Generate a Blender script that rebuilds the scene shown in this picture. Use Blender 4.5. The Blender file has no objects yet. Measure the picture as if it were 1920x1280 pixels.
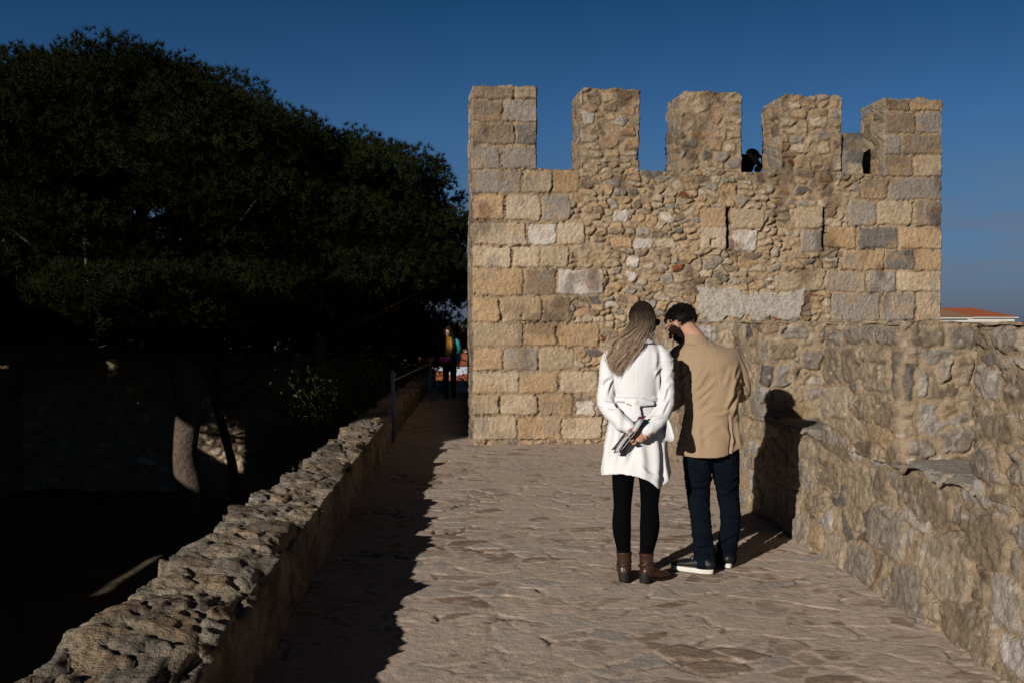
import bpy, math, random
import numpy as np
from mathutils import Vector, Matrix, Euler
R = math.radians
scene = bpy.context.scene
C = scene.collection

# ------------------------------------------------------------------ camera, light, exposure
EYE = 1.58
FPX = 1867.0
cam_d = bpy.data.cameras.new("camera"); cam = bpy.data.objects.new("camera", cam_d); C.objects.link(cam)
cam.location = (0, 0, EYE); PITCH = math.atan(40 / FPX)
cam.rotation_euler = (math.pi / 2 - PITCH, 0, 0)
cam_d.lens = 35.0; cam_d.sensor_width = 36.0; cam_d.clip_start = 0.05; cam_d.clip_end = 12000
scene.camera = cam

SUN_AZ, SUN_EL = R(33.0), R(18.5)          # the light travels towards azimuth 33 deg right of the view
SUNDIR = np.array([-math.sin(SUN_AZ) * math.cos(SUN_EL), -math.cos(SUN_AZ) * math.cos(SUN_EL), math.sin(SUN_EL)])
sd = bpy.data.lights.new("sun", 'SUN'); sun = bpy.data.objects.new("sun", sd); C.objects.link(sun)
sd.energy = 4.1; sd.angle = R(0.5); sd.color = (1.0, 0.945, 0.87)
sun.rotation_euler = Vector(SUNDIR).to_track_quat('Z', 'Y').to_euler()
sun.location = (-20, -30, 20)

w = bpy.data.worlds.new("World"); scene.world = w; w.use_nodes = True
nt = w.node_tree; nt.nodes.clear()
N = nt.nodes.new; L = nt.links.new
out = N('ShaderNodeOutputWorld'); bg = N('ShaderNodeBackground'); sky = N('ShaderNodeTexSky')
sky.sky_type = 'NISHITA'; sky.sun_disc = False; sky.sun_elevation = SUN_EL
sky.sun_rotation = math.atan2(SUNDIR[0], SUNDIR[1]) % (2 * math.pi)
sky.altitude = 100; sky.air_density = 1.0; sky.dust_density = 0.3; sky.ozone_density = 2.0
tc = N('ShaderNodeTexCoord'); sep = N('ShaderNodeSeparateXYZ'); L(tc.outputs['Generated'], sep.inputs[0])
# the sky darkens quickly with height (thin winter air)
mr = N('ShaderNodeMapRange'); mr.inputs[1].default_value = 0.0; mr.inputs[2].default_value = 0.5
mr.inputs[3].default_value = 1.0; mr.inputs[4].default_value = 0.0; L(sep.outputs[2], mr.inputs[0])
ramp = N('ShaderNodeValToRGB'); L(mr.outputs[0], ramp.inputs[0])
el = ramp.color_ramp.elements
el[0].position = 0.0; el[0].color = (0.012, 0.02, 0.03, 1)
el[1].position = 1.0; el[1].color = (0.12, 0.16, 0.36, 1)
for p, c in ((0.34, (0.04, 0.13, 0.23, 1)), (0.40, (0.061, 0.19, 0.32, 1)), (0.63, (0.137, 0.26, 0.424, 1)), (0.74, (0.156, 0.25, 0.395, 1)), (0.86, (0.15, 0.22, 0.39, 1))):
    e = el.new(p); e.color = c
mul = N('ShaderNodeMixRGB'); mul.blend_type = 'MULTIPLY'; mul.inputs[0].default_value = 1
L(sky.outputs[0], mul.inputs[1]); L(ramp.outputs[0], mul.inputs[2])
# thin cloud banks close to the horizon
mp = N('ShaderNodeMapping'); mp.inputs['Scale'].default_value = (5, 5, 26); L(tc.outputs['Generated'], mp.inputs[0])
cn = N('ShaderNodeTexNoise'); cn.inputs['Scale'].default_value = 1.6; cn.inputs['Detail'].default_value = 6; L(mp.outputs[0], cn.inputs['Vector'])
cr = N('ShaderNodeMapRange'); cr.inputs[1].default_value = 0.44; cr.inputs[2].default_value = 0.64; L(cn.outputs['Fac'], cr.inputs[0])
band = N('ShaderNodeMapRange'); band.inputs[1].default_value = 0.16; band.inputs[2].default_value = 0.05; L(sep.outputs[2], band.inputs[0])
low = N('ShaderNodeMapRange'); low.inputs[1].default_value = 0.02; low.inputs[2].default_value = 0.05; L(sep.outputs[2], low.inputs[0])
m1 = N('ShaderNodeMath'); m1.operation = 'MULTIPLY'; L(cr.outputs[0], m1.inputs[0]); L(band.outputs[0], m1.inputs[1])
m2 = N('ShaderNodeMath'); m2.operation = 'MULTIPLY'; L(m1.outputs[0], m2.inputs[0]); L(low.outputs[0], m2.inputs[1])
m3 = N('ShaderNodeMath'); m3.operation = 'MULTIPLY'; m3.inputs[1].default_value = 0.55; L(m2.outputs[0], m3.inputs[0])
cm = N('ShaderNodeMixRGB'); L(m3.outputs[0], cm.inputs[0]); L(mul.outputs[0], cm.inputs[1]); cm.inputs[2].default_value = (1.55, 1.6, 2.0, 1)
L(cm.outputs[0], bg.inputs[0]); bg.inputs[1].default_value = 0.10
L(bg.outputs[0], out.inputs[0])
scene.view_settings.view_transform = 'Standard'; scene.view_settings.look = 'None'
scene.view_settings.gamma = 1.0; scene.view_settings.exposure = 0.0
scene.cycles.diffuse_bounces = 1
scene.cycles.sample_clamp_indirect = 0.07
scene.render.resolution_x = 1024; scene.render.resolution_y = 682

# ------------------------------------------------------------------ helpers
def ray(px, py):
    d = np.array([(px - 960) / FPX, 1.0, -(py - 640) / FPX])
    c, s = math.cos(-PITCH), math.sin(-PITCH)
    return np.array([d[0], d[1] * c - d[2] * s, d[1] * s + d[2] * c])
def ground_pt(px, py, z=0.0):
    r = ray(px, py); t = (z - EYE) / r[2]; return np.array([0, 0, EYE]) + r * t
def at_depth(px, py, D):
    r = ray(px, py); return np.array([0, 0, EYE]) + r * (D / r[1])
def W(X, D, z=0.0):                         # walkway coordinates -> world
    return (X - 0.0493 * D, D, z)

def _h(ix, iy, iz, seed):
    with np.errstate(over='ignore'):
        n = (ix.astype(np.int64) * 374761393 + iy.astype(np.int64) * 668265263 + iz.astype(np.int64) * 2147483647 + seed * 1274126177) & 0xffffffff
        n = ((n ^ (n >> 13)) * 1274126177) & 0xffffffff
        n = ((n ^ (n >> 16)) * 2246822519) & 0xffffffff
        n = n ^ (n >> 15)
    return (n & 0xffffff) / float(0x1000000)
def vn(x, y, z=None, seed=0):
    x = np.asarray(x, float); y = np.asarray(y, float)
    z = np.zeros_like(x) if z is None else np.asarray(z, float) + 0 * x
    xi, yi, zi = np.floor(x), np.floor(y), np.floor(z)
    fx, fy, fz = x - xi, y - yi, z - zi
    fx = fx * fx * (3 - 2 * fx); fy = fy * fy * (3 - 2 * fy); fz = fz * fz * (3 - 2 * fz)
    r = 0
    for a in (0, 1):
        for b in (0, 1):
            for c in (0, 1):
                wgt = (fx if a else 1 - fx) * (fy if b else 1 - fy) * (fz if c else 1 - fz)
                r = r + wgt * _h(xi + a, yi + b, zi + c, seed)
    return r * 2 - 1
def fbm(x, y, z=None, seed=0, o=4, gain=.5):
    r = 0; a = 1; t = 0
    for i in range(o):
        r = r + a * vn(x * 2 ** i, y * 2 ** i, None if z is None else np.asarray(z) * 2 ** i, seed + i * 17); t += a; a *= gain
    return r / t
def sst(a, b, x):
    t = np.clip((x - a) / (b - a), 0, 1); return t * t * (3 - 2 * t)

def stones(u, z, cw, ch, seed, drop=.25, jit=.42, pw=2.6):
    """random rubble packing: id hash, distance to the joint (metres), second hash"""
    U = u / cw; Z = z / ch
    j0 = np.floor(Z)
    best = np.full(u.shape, 9e9); sec = np.full(u.shape, 9e9); bid = np.zeros(u.shape)
    bx = np.zeros(u.shape); by = np.zeros(u.shape)
    for dj in (-2, -1, 0, 1, 2):
        j = j0 + dj
        off = _h(j, j * 0, j * 0, seed + 5)
        i0 = np.floor(U - off)
        for di in (-2, -1, 0, 1, 2):
            i = i0 + di
            k = _h(i, j, j * 0, seed + 1) < drop
            sx = i + off + .5 + jit * 2 * (_h(i, j, j * 0, seed + 2) - .5)
            sy = j + .5 + jit * 2 * (_h(i, j, j * 0, seed + 3) - .5)
            sx_ = np.abs(U - sx); sy_ = np.abs(Z - sy)
            d = (sx_ ** pw + (sy_ * 1.15) ** pw) ** (1 / pw) + np.where(k, 50, 0)
            idv = _h(i, j, j * 0, seed + 4)
            nb = d < best
            sec = np.where(nb, best, np.minimum(sec, d))
            bid = np.where(nb, idv, bid); best = np.where(nb, d, best)
    return bid, (sec - best) * .5 * min(cw, ch) * 1.2, (bid * 9973.0) % 1.0

def rect_stones(u, z, rects, rnd=.12):
    """u,z already warped. rects: list (u0,u1,z0,z1,colour index,..); distance inside a rounded block"""
    d = np.full(u.shape, -9.0); k = np.full(u.shape, -1, int)
    for n, r in enumerate(rects):
        u0, u1, z0, z1 = r[:4]; hx, hz = (u1 - u0) / 2, (z1 - z0) / 2; rr = min(hx, hz) * 2 * rnd
        sel = (u > u0 - .06) & (u < u1 + .06) & (z > z0 - .06) & (z < z1 + .06)
        if not sel.any(): continue
        qx = np.abs(u[sel] - (u0 + u1) / 2) - hx + rr; qz = np.abs(z[sel] - (z0 + z1) / 2) - hz + rr
        m = rr - np.hypot(np.maximum(qx, 0), np.maximum(qz, 0)) - np.minimum(np.maximum(qx, qz), 0)
        w_ = m > d[sel]; t = d[sel]; t[w_] = m[w_]; d[sel] = t; t = k[sel]; t[w_] = n; k[sel] = t
    return d, k

def tag(o, label=None, cat=None, group=None, kind=None):
    if label: o['label'] = label
    if cat: o['category'] = cat
    if group: o['group'] = group
    if kind: o['kind'] = kind
    return o
def empty(name, loc, label, cat, group=None, rz=0):
    o = bpy.data.objects.new(name, None); C.objects.link(o); o.location = loc; o.rotation_euler = (0, 0, rz)
    o.empty_display_size = .2
    return tag(o, label, cat, group)
def mesh(name, V, F, mat, parent=None, col=None, smooth=True):
    """V (n,3); F list of tuples or (m,4)/(m,3) int array"""
    me = bpy.data.meshes.new(name)
    V = np.asarray(V, np.float32)
    if isinstance(F, np.ndarray):
        k = F.shape[1]; m = F.shape[0]
        me.vertices.add(len(V)); me.vertices.foreach_set('co', V.ravel())
        me.loops.add(m * k); me.loops.foreach_set('vertex_index', F.astype(np.int32).ravel())
        me.polygons.add(m); me.polygons.foreach_set('loop_start', np.arange(m, dtype=np.int32) * k)
        me.polygons.foreach_set('loop_total', np.full(m, k, np.int32))
        me.update(calc_edges=True); me.validate()
    else:
        me.from_pydata([tuple(map(float, v)) for v in V], [], [tuple(int(i) for i in f) for f in F]); me.update()
    if smooth: me.polygons.foreach_set('use_smooth', np.ones(len(me.polygons), bool))
    if col is not None:
        a = me.color_attributes.new('Col', 'FLOAT_COLOR', 'POINT')
        c4 = np.ones((len(V), 4), np.float32); c4[:, :3] = col; a.data.foreach_set('color', c4.ravel())
    o = bpy.data.objects.new(name, me); C.objects.link(o)
    if mat: me.materials.append(mat)
    if parent: 
        o.parent = parent
    return o
def grid_faces(nu, nv, flip=False):
    i, j = np.meshgrid(np.arange(nu - 1), np.arange(nv - 1), indexing='ij')
    a = (i * nv + j).ravel(); b = ((i + 1) * nv + j).ravel(); c = b + 1; d = a + 1
    F = np.stack([a, b, c, d], 1)
    return F[:, ::-1].copy() if flip else F
def box_vf(x0, x1, y0, y1, z0, z1):
    V = np.array([(x, y, z) for x in (x0, x1) for y in (y0, y1) for z in (z0, z1)], float)
    F = [(0, 1, 3, 2), (4, 6, 7, 5), (0, 4, 5, 1), (2, 3, 7, 6), (0, 2, 6, 4), (1, 5, 7, 3)]
    return V, F
def join(parts):
    V = []; F = []; n = 0
    for v, f in parts:
        V.append(np.asarray(v, float)); F += [tuple(int(i) + n for i in q) for q in f]; n += len(v)
    return np.vstack(V), F

# ------------------------------------------------------------------ materials
def new_mat(name):
    m = bpy.data.materials.new(name); m.use_nodes = True
    n = m.node_tree; n.nodes.clear()
    o = n.nodes.new('ShaderNodeOutputMaterial'); b = n.nodes.new('ShaderNodeBsdfPrincipled'); n.links.new(b.outputs[0], o.inputs[0])
    return m, n, b
def surf(name, color=None, attr=False, rough=.9, bumps=((60, .5, .004),), var=(.25, 30), spec=.25, var2=None, metallic=0, sheen=0):
    m, n, b = new_mat(name)
    b.inputs['Roughness'].default_value = rough; b.inputs['Specular IOR Level'].default_value = spec; b.inputs['Metallic'].default_value = metallic
    if sheen: b.inputs['Sheen Weight'].default_value = sheen
    tc = n.nodes.new('ShaderNodeTexCoord')
    if attr:
        a = n.nodes.new('ShaderNodeAttribute'); a.attribute_name = 'Col'; src = a.outputs['Color']
    else:
        rgb = n.nodes.new('ShaderNodeRGB'); rgb.outputs[0].default_value = (*color, 1); src = rgb.outputs[0]
    for v in ([var] if var else []) + ([var2] if var2 else []):
        nz = n.nodes.new('ShaderNodeTexNoise'); nz.inputs['Scale'].default_value = v[1]; nz.inputs['Detail'].default_value = 6; nz.inputs['Roughness'].default_value = .65
        n.links.new(tc.outputs['Object'], nz.inputs['Vector'])
        mr = n.nodes.new('ShaderNodeMapRange'); mr.inputs[1].default_value = .3; mr.inputs[2].default_value = .7
        mr.inputs[3].default_value = 1 - v[0]; mr.inputs[4].default_value = 1 + v[0]; n.links.new(nz.outputs['Fac'], mr.inputs[0])
        mx = n.nodes.new('ShaderNodeVectorMath'); mx.operation = 'SCALE'; n.links.new(src, mx.inputs[0]); n.links.new(mr.outputs[0], mx.inputs['Scale'])
        src = mx.outputs[0]
    n.links.new(src, b.inputs['Base Color'])
    prev = None
    for (sc, st, dist) in bumps:
        nz = n.nodes.new('ShaderNodeTexNoise'); nz.inputs['Scale'].default_value = sc; nz.inputs['Detail'].default_value = 5; nz.inputs['Roughness'].default_value = .6
        n.links.new(tc.outputs['Object'], nz.inputs['Vector'])
        bp = n.nodes.new('ShaderNodeBump'); bp.inputs['Strength'].default_value = st; bp.inputs['Distance'].default_value = dist
        n.links.new(nz.outputs['Fac'], bp.inputs['Height'])
        if prev: n.links.new(prev, bp.inputs['Normal'])
        prev = bp.outputs[0]
    if prev: n.links.new(prev, b.inputs['Normal'])
    return m
M_stone = surf('castle stone', attr=True, rough=.92, bumps=((24, .9, .035), (75, .9, .012)), var=(.16, 26), var2=(.16, 95), spec=.12)
M_par = surf('parapet stone', attr=True, rough=.92, bumps=((38, .9, .016), (110, 1.0, .008)), var=(.14, 30), var2=(.18, 120), spec=.12)
M_floor = surf('worn paving stone', attr=True, rough=.85, bumps=((20, .5, .010), (70, .7, .006)), var=(.12, 9), var2=(.14, 90), spec=.15)
M_needle = surf('pine needles', attr=True, rough=.9, bumps=(), var=None, spec=.02)
M_bark = surf('pine bark', (.11, .083, .062), rough=.95, bumps=((9, 1, .06), (40, .8, .02)), var=(.4, 14), spec=.05)
M_metal = surf('grey painted metal', (.16, .17, .18), rough=.5, bumps=((90, .2, .002),), var=(.12, 20), spec=.4)
M_soil = surf('dry earth', (.13, .10, .065), rough=.95, bumps=((3, .7, .12), (30, .5, .02)), var=(.35, .8), var2=(.2, 12))
M_white = surf('white cotton cloth', (.79, .775, .775), rough=.85, bumps=((700, .25, .0006), (12, .35, .008), (34, .25, .004)), var=(.02, 6), spec=.15, sheen=.2)
M_tan = surf('tan cotton cloth', (.355, .250, .155), rough=.85, bumps=((600, .25, .0006), (11, .35, .008), (32, .25, .004)), var=(.05, 8), spec=.15, sheen=.1)
M_navy = surf('dark navy denim', (.004, .0065, .011), rough=.9, bumps=((500, .3, .0006), (26, .6, .010)), var=(.25, 14), spec=.04)
M_black = surf('black knit', (.0028, .0028, .0035), rough=.95, bumps=((400, .2, .0006),), var=(.1, 10), spec=.02)
M_dark = surf('charcoal cloth', (.014, .015, .018), rough=.9, bumps=((60, .3, .004),), var=(.2, 12), spec=.15)
M_skin = surf('skin', (.46, .25, .17), rough=.5, bumps=((120, .15, .001),), var=(.06, 14), spec=.35)
M_leather = surf('brown leather', (.040, .015, .008), rough=.36, bumps=((45, .4, .004),), var=(.3, 24), spec=.5)
M_heel = surf('dark heel rubber', (.018, .014, .012), rough=.6, bumps=((90, .2, .001),), var=(.1, 20))
M_sole = surf('white rubber sole', (.72, .68, .60), rough=.6, bumps=((90, .2, .001),), var=(.06, 20))
M_shoe = surf('black shoe leather', (.006, .006, .008), rough=.5, bumps=((60, .3, .002),), var=(.2, 20), spec=.4)
M_hair = surf('hair', attr=True, rough=.5, bumps=(), var=(.3, 60), spec=.09)
M_glass = surf('dark lens', (.02, .015, .015), rough=.12, bumps=(), var=None, spec=.6)
M_red = surf('maroon card', (.16, .012, .035), rough=.5, bumps=(), var=(.1, 20))
M_paper = surf('white paper', (.74, .73, .74), rough=.6, bumps=(), var=(.03, 20))
M_print = surf('printed paper', (.09, .075, .085), rough=.4, bumps=(), var=(.8, 22))
M_yellow = surf('yellow scarf cloth', (.42, .19, .025), rough=.8, bumps=((40, .6, .01),), var=(.3, 20))
M_pink = surf('pink bag leather', (.72, .08, .34), rough=.5, bumps=((60, .2, .002),), var=(.1, 20))
M_teal = surf('teal knit', (.02, .24, .28), rough=.8, bumps=((60, .4, .004),), var=(.15, 20))
M_tile = surf('terracotta roof tiles', (.36, .105, .05), rough=.85, bumps=((5, .5, .05),), var=(.25, 2.5))
M_plaster = surf('white plaster', (.62, .58, .52), rough=.9, bumps=((4, .2, .02),), var=(.08, .6))
M_window = surf('window glass', (.03, .04, .05), rough=.2, bumps=(), var=None, spec=.5)

# ------------------------------------------------------------------ ground, far terrain
def terrain_h(x, y):
    base = -3.2 + .25 * fbm(x / 5, y / 5, seed=3)
    far = -26 + 0 * x
    rr = np.hypot(x, y - 10)
    t = sst(34, 75, rr)
    z = base * (1 - t) + far * t
    z = z - 4 * sst(4, 12, x) * (1 - t)
    hill = 21.0 * np.exp(-((x + 160) / 420) ** 2 - ((y - 620) / 260) ** 2) + 13 * np.exp(-((x + 60) / 60) ** 2 - ((y - 250) / 90) ** 2)
    z = z + hill * sst(60, 160, rr) + 1.5 * fbm(x / 60, y / 60, seed=9) * t
    return z
def axis(vals):
    return np.unique(np.concatenate(vals))
gx = axis([np.linspace(-5000, -400, 14), np.linspace(-400, -60, 24), np.linspace(-60, 60, 130), np.linspace(60, 400, 20), np.linspace(400, 5000, 14)])
gy = axis([np.linspace(-3000, -60, 12), np.linspace(-60, 70, 140), np.linspace(70, 700, 60), np.linspace(700, 9000, 22)])
X, Y = np.meshgrid(gx, gy, indexing='ij')
Z = terrain_h(X, Y)
# keep the soil clear below the raised walkway and tower
Vg = np.stack([X, Y, Z], -1).reshape(-1, 3)
g = mesh('ground', Vg, grid_faces(len(gx), len(gy)), M_soil); tag(g, kind='structure')

# ------------------------------------------------------------------ palettes
OCHRE = np.array([.395, .275, .165]); PALE = np.array([.46, .365, .265]); GREY = np.array([.295, .255, .215])
BROWN = np.array([.235, .175, .120]); WHT = np.array([.50, .45, .40]); ORNG = np.array([.38, .255, .145]); DGREY = np.array([.165, .145, .125])
MORT = np.array([.345, .255, .165]); BUFF = np.array([.385, .30, .205]); REDB = np.array([.20, .07, .04])
PAL = np.stack([OCHRE, PALE, GREY, BROWN, WHT, ORNG, DGREY, BUFF, REDB])

def pick(idv, weights):
    c = np.cumsum(weights) / np.sum(weights)
    return np.searchsorted(c, np.clip(idv, 0, .9999))

# ------------------------------------------------------------------ the square tower ahead
P0 = np.array([-0.49, 12.7]); TY = R(6.4)
TU = np.array([math.cos(TY), math.sin(TY)]); TV = np.array([-math.sin(TY), math.cos(TY)])
def tower_uz(px, py):
    r = ray(px, py); n = TV
    t = (P0 @ n) / (r[:2] @ n); p = r * t
    return float((p[:2] - P0) @ TU), float(EYE + p[2])
def trect(x0, x1, y0, y1, c, g=.0):
    ym = (y0 + y1) / 2; xm = (x0 + x1) / 2
    return [tower_uz(x0, ym)[0] + .004, tower_uz(x1, ym)[0] - .004, tower_uz(xm, y1)[1] + .004, tower_uz(xm, y0)[1] - .004, c, g]
# colour keys: o ochre, p pale, g grey, b brown, w white, r orange, d dark grey, u buff
K = dict(o=0, p=1, g=2, b=3, w=4, r=5, d=6, u=7)
ASH = []
for y0, y1, bl in (
    (162, 187, ((880, 962, 'b'), (964, 1012, 'u'))),
    (188, 230, ((880, 942, 'b'), (944, 1012, 'g'))),
    (231, 272, ((880, 965, 'b'), (966, 1012, 'd'))),
    (275, 318, ((880, 936, 'g'), (939, 1012, 'g'))),
    (320, 363, ((880, 979, 'g'), (981, 1035, 'u'), (1036, 1088, 'r'))),
    (365, 414, ((880, 946, 'o'), (949, 1015, 'p'), (1016, 1070, 'g'))),
    (417, 460, ((880, 989, 'p'), (992, 1041, 'w'), (1042, 1096, 'p'))),
    (462, 503, ((880, 958, 'p'), (960, 1011, 'p'), (1012, 1067, 'u'))),
    (505, 554, ((880, 982, 'o'), (984, 1043, 'b'), (1045, 1130, 'w'))),
    (556, 604, ((880, 937, 'o'), (939, 1018, 'u'), (1020, 1072, 'b'))),
    (606, 650, ((880, 980, 'u'), (982, 1042, 'o'), (1044, 1125, 'r'))),
    (652, 694, ((880, 944, 'o'), (945, 1010, 'g'), (1012, 1075, 'u'))),
    (696, 737, ((880, 974, 'p'), (975, 1047, 'o'), (1049, 1122, 'p'))),
    (739, 778, ((880, 938, 'u'), (939, 1008, 'p'), (1010, 1077, 'o'))),
    (780, 824, ((880, 970, 'p'), (971, 1053, 'o'), (1054, 1129, 'p'))),
    (187, 208, ((1655, 1705, 'b'), (1706, 1772, 'r'))),
    (210, 250, ((1655, 1716, 'b'), (1718, 1772, 'g'))),
    (252, 290, ((1655, 1689, 'g'), (1690, 1772, 'b'))),
    (292, 333, ((1655, 1711, 'b'), (1712, 1772, 'u'))),
    (334, 376, ((1612, 1664, 'b'), (1666, 1772, 'g'))),
    (377, 424, ((1591, 1641, 'g'), (1643, 1711, 'u'), (1713, 1770, 'd'))),
    (426, 467, ((1551, 1606, 'r'), (1608, 1684, 'd'), (1686, 1770, 'o'))),
    (468, 507, ((1578, 1657, 'o'), (1658, 1714, 'd'), (1716, 1770, 'o'))),
    (508, 548, ((1548, 1623, 'u'), (1625, 1680, 'g'), (1681, 1770, 'p'))),
    (549, 603, ((1560, 1650, 'g'), (1652, 1715, 'g'), (1717, 1770, 'u'))),
    (605, 650, ((1600, 1680, 'g'), (1682, 1770, 'o'))), (652, 696, ((1570, 1660, 'p'), (1662, 1770, 'u'))),
    (698, 740, ((1600, 1690, 'o'), (1692, 1770, 'g'))), (742, 790, ((1560, 1650, 'u'), (1652, 1770, 'p'))),
    (431, 473, ((1373, 1418, 'w'),)), (424, 469, ((1312, 1362, 'p'),)), (432, 474, ((1500, 1543, 'g'),)),
    (390, 430, ((1371, 1432, 'u'), (1490, 1543, 'u'), (1313, 1362, 'o'))), (548, 560, ((1600, 1602, 'g'),)),
    (395, 420, ((1149, 1178, 'w'),)), (398, 420, ((1238, 1265, 'w'),)), (446, 469, ((1187, 1226, 'w'), (1231, 1268, 'p'))),
    (445, 469, ((1142, 1184, 'r'),)), (208, 236, ((1087, 1118, 'w'),)), (480, 504, ((1173, 1198, 'w'),)),
    (752, 778, ((1079, 1117, 'w'),)), (652, 672, ((1078, 1098, 'r'),)), (510, 545, ((1452, 1545, 'u'),)),
    (566, 580, ((1134, 1160, 'w'),)), (405, 418, ((1410, 1430, 'g'),)), (222, 240, ((1152, 1172, 'w'),))):
    for x0, x1, c in bl: ASH.append(trect(x0, x1, y0, y1, K[c]))
ASHA = ASH
NA = next(i for i, q in enumerate(ASH) if abs(q[0] - tower_uz(1149, 407)[0]) < .01)
def tower_field(u, z):
    wu = u + .012 * vn(u * 6, z * 6, seed=11) + .010 * vn(u * 20, z * 20, seed=12) + .006 * vn(u * 50, z * 50, seed=15)
    wz = z + .010 * vn(u * 6, z * 6, seed=13) + .009 * vn(u * 20, z * 20, seed=14) + .005 * vn(u * 50, z * 50, seed=16)
    d, k = rect_stones(wu, wz, ASHA[:NA])
    d2, k2 = rect_stones(wu + .022 * vn(u * 9, z * 9, seed=17) + .012 * vn(u * 24, z * 24, seed=18), wz + .020 * vn(u * 9, z * 9, seed=19) + .010 * vn(u * 24, z * 24, seed=20), ASHA[NA:], .34)
    k = np.where(d2 > d, k2 + NA, k); d = np.maximum(d, d2)
    ash = d > 0
    ru = u + .035 * vn(u * 5, z * 5, seed=21) + .016 * vn(u * 17, z * 17, seed=22)
    rz = z + .030 * vn(u * 5, z * 5, seed=23) + .014 * vn(u * 17, z * 17, seed=24)
    ia, ea, ha = stones(ru, rz, .135, .086, 31, drop=.30, jit=.36)
    ib, eb, hb = stones(ru, rz, .18, .115, 41, drop=.28, jit=.36)
    big = (vn(u * .9, z * .9, seed=50) + (z - 3.4) * 1.4) > 0.35
    sid = np.where(big, ib, ia); e = np.where(big, eb, ea); h2 = np.where(big, hb, ha)
    mort = .005 + .012 * sst(-.2, .6, vn(u * 2.2, z * 2.2, seed=51)) + np.where(big, .013, 0)
    rs = sst(mort, mort + .008, e) * (d < -.012)
    pi = pick(h2, [26, 12, 14, 13, 3, 5, 2, 26, 1])
    rc = PAL[pi] * (0.85 + .3 * sid[:, None])
    rc = rc * (1 - .30 * sst(.05, .4, fbm(u * 28, z * 28, seed=26, o=4)))[:, None]
    rh = rs * (.009 + .018 * ((sid * 37.0) % 1)) * np.where(big, .75, 1) 
    rc = MORT * (1 - rs[:, None]) * (.95 + .12 * vn(u * 9, z * 9, seed=5))[:, None] + rc * rs[:, None]
    ab = sst(.003, .013, d)
    kk = np.clip(k, 0, None); Kc = np.array([r[4] for r in ASHA])[kk]
    hsh = _h(kk, kk * 0, kk * 0, 7)
    ac = PAL[Kc] * (.92 + .2 * hsh[:, None])
    # two-tone weathering inside the blocks: ochre bands and grey lichen patches
    t1 = sst(.05, .5, fbm(u * 3.2, z * 7, seed=61)); t2 = sst(.10, .5, fbm(u * 4.2, z * 4.2, seed=62, o=5))
    ac = ac * (1 - .55 * t1[:, None]) + ORNG * .95 * (.55 * t1[:, None])
    ac = ac * (1 - .6 * t2[:, None]) + GREY * .8 * (.6 * t2[:, None])
    ac = MORT * 1.0 * (1 - ab[:, None]) + ac * ab[:, None]
    ah = -.004 + ab * (.020 + .010 * hsh)
    tool = .0035 * vn(u * 60, z * 26, seed=71) + .003 * vn(u * 30, z * 30, seed=72)
    h = np.where(ash, ah + tool * ab, rh + .007 * fbm(u * 20, z * 20, seed=73, o=3) + .006 * vn(u * 9, z * 9, seed=74) * rs)
    c = np.where(ash[:, None], ac, rc)
    # lichen-dark stones high on the wall
    crev = np.where(ash, sst(.15, .55, vn(u * 4, z * 4, seed=91)), sst(-.25, .3, vn(u * 6, z * 6, seed=92))) * np.where(ash, sst(.010, .0, d), sst(mort * 1.1, .002, e)); h = h - .038 * crev * np.where(z > 3.3, .6, 1)
    lump = fbm(u * 16, z * 16, seed=93, o=3); h = h + np.where(ash, .005, .013) * lump * np.where(ash, ab, 1)
    c = c * (1 + .16 * fbm(u * 24, z * 24, seed=94, o=3))[:, None]
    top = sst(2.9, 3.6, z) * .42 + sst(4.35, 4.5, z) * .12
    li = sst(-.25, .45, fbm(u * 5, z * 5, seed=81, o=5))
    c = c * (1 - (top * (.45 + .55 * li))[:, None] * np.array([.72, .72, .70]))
    st = sst(.12, .5, fbm(u * 3.2, z * 2.0, seed=83, o=5)); a_, b_ = tower_uz(1020, 570); st = st * (.5 + .5 * sst(1.0, 2.0, z)) 
    st = np.maximum(st, np.exp(-((u - a_) / .30) ** 2 - ((z - b_) / .32) ** 2) * sst(-.25, .3, fbm(u * 7, z * 4, seed=84, o=5)) * 1.3)
    c = c * (1 - np.clip(.48 * st, 0, .7)[:, None] * np.array([.95, 1, 1]))
    (pa, pb), (pc_, pd) = tower_uz(1312, 600), tower_uz(1502, 547)
    nn_ = fbm(u * 5, z * 5, seed=96, o=5) * .16 + .03 * vn(u * 2, z * 2, seed=97)
    din = np.minimum(np.minimum(u - pa, pc_ - u), np.minimum(z - pb, pd - z)) + nn_
    pl = sst(.0, .02, din); c = c * (1 - pl[:, None]) + (np.array([.42, .375, .325]) * (1 - .22 * sst(0, .4, fbm(u * 20, z * 20, seed=98, o=4))[:, None])) * pl[:, None]
    h = h * (1 - pl) + pl * (.022 + .010 * fbm(u * 11, z * 11, seed=99, o=5))
    c = c * np.array([1.19, 1.155, 1.11])
    # little square putlog mark cut in the pale block beside the first slit
    mu, mz = tower_uz(1337, 455)
    ins = (np.abs(u - mu) < .04) & (np.abs(z - mz) < .045) & ~((u > mu + .0) & (z < mz - .0))
    h = np.where(ins, h - .05, h); 
    for hx, hy in ((941, 596), (979, 594)):
        a, b = tower_uz(hx, hy); h = h - .05 * np.exp(-(((u - a) / .02) ** 2 + ((z - b) / .03) ** 2))
    return h, c

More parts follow.
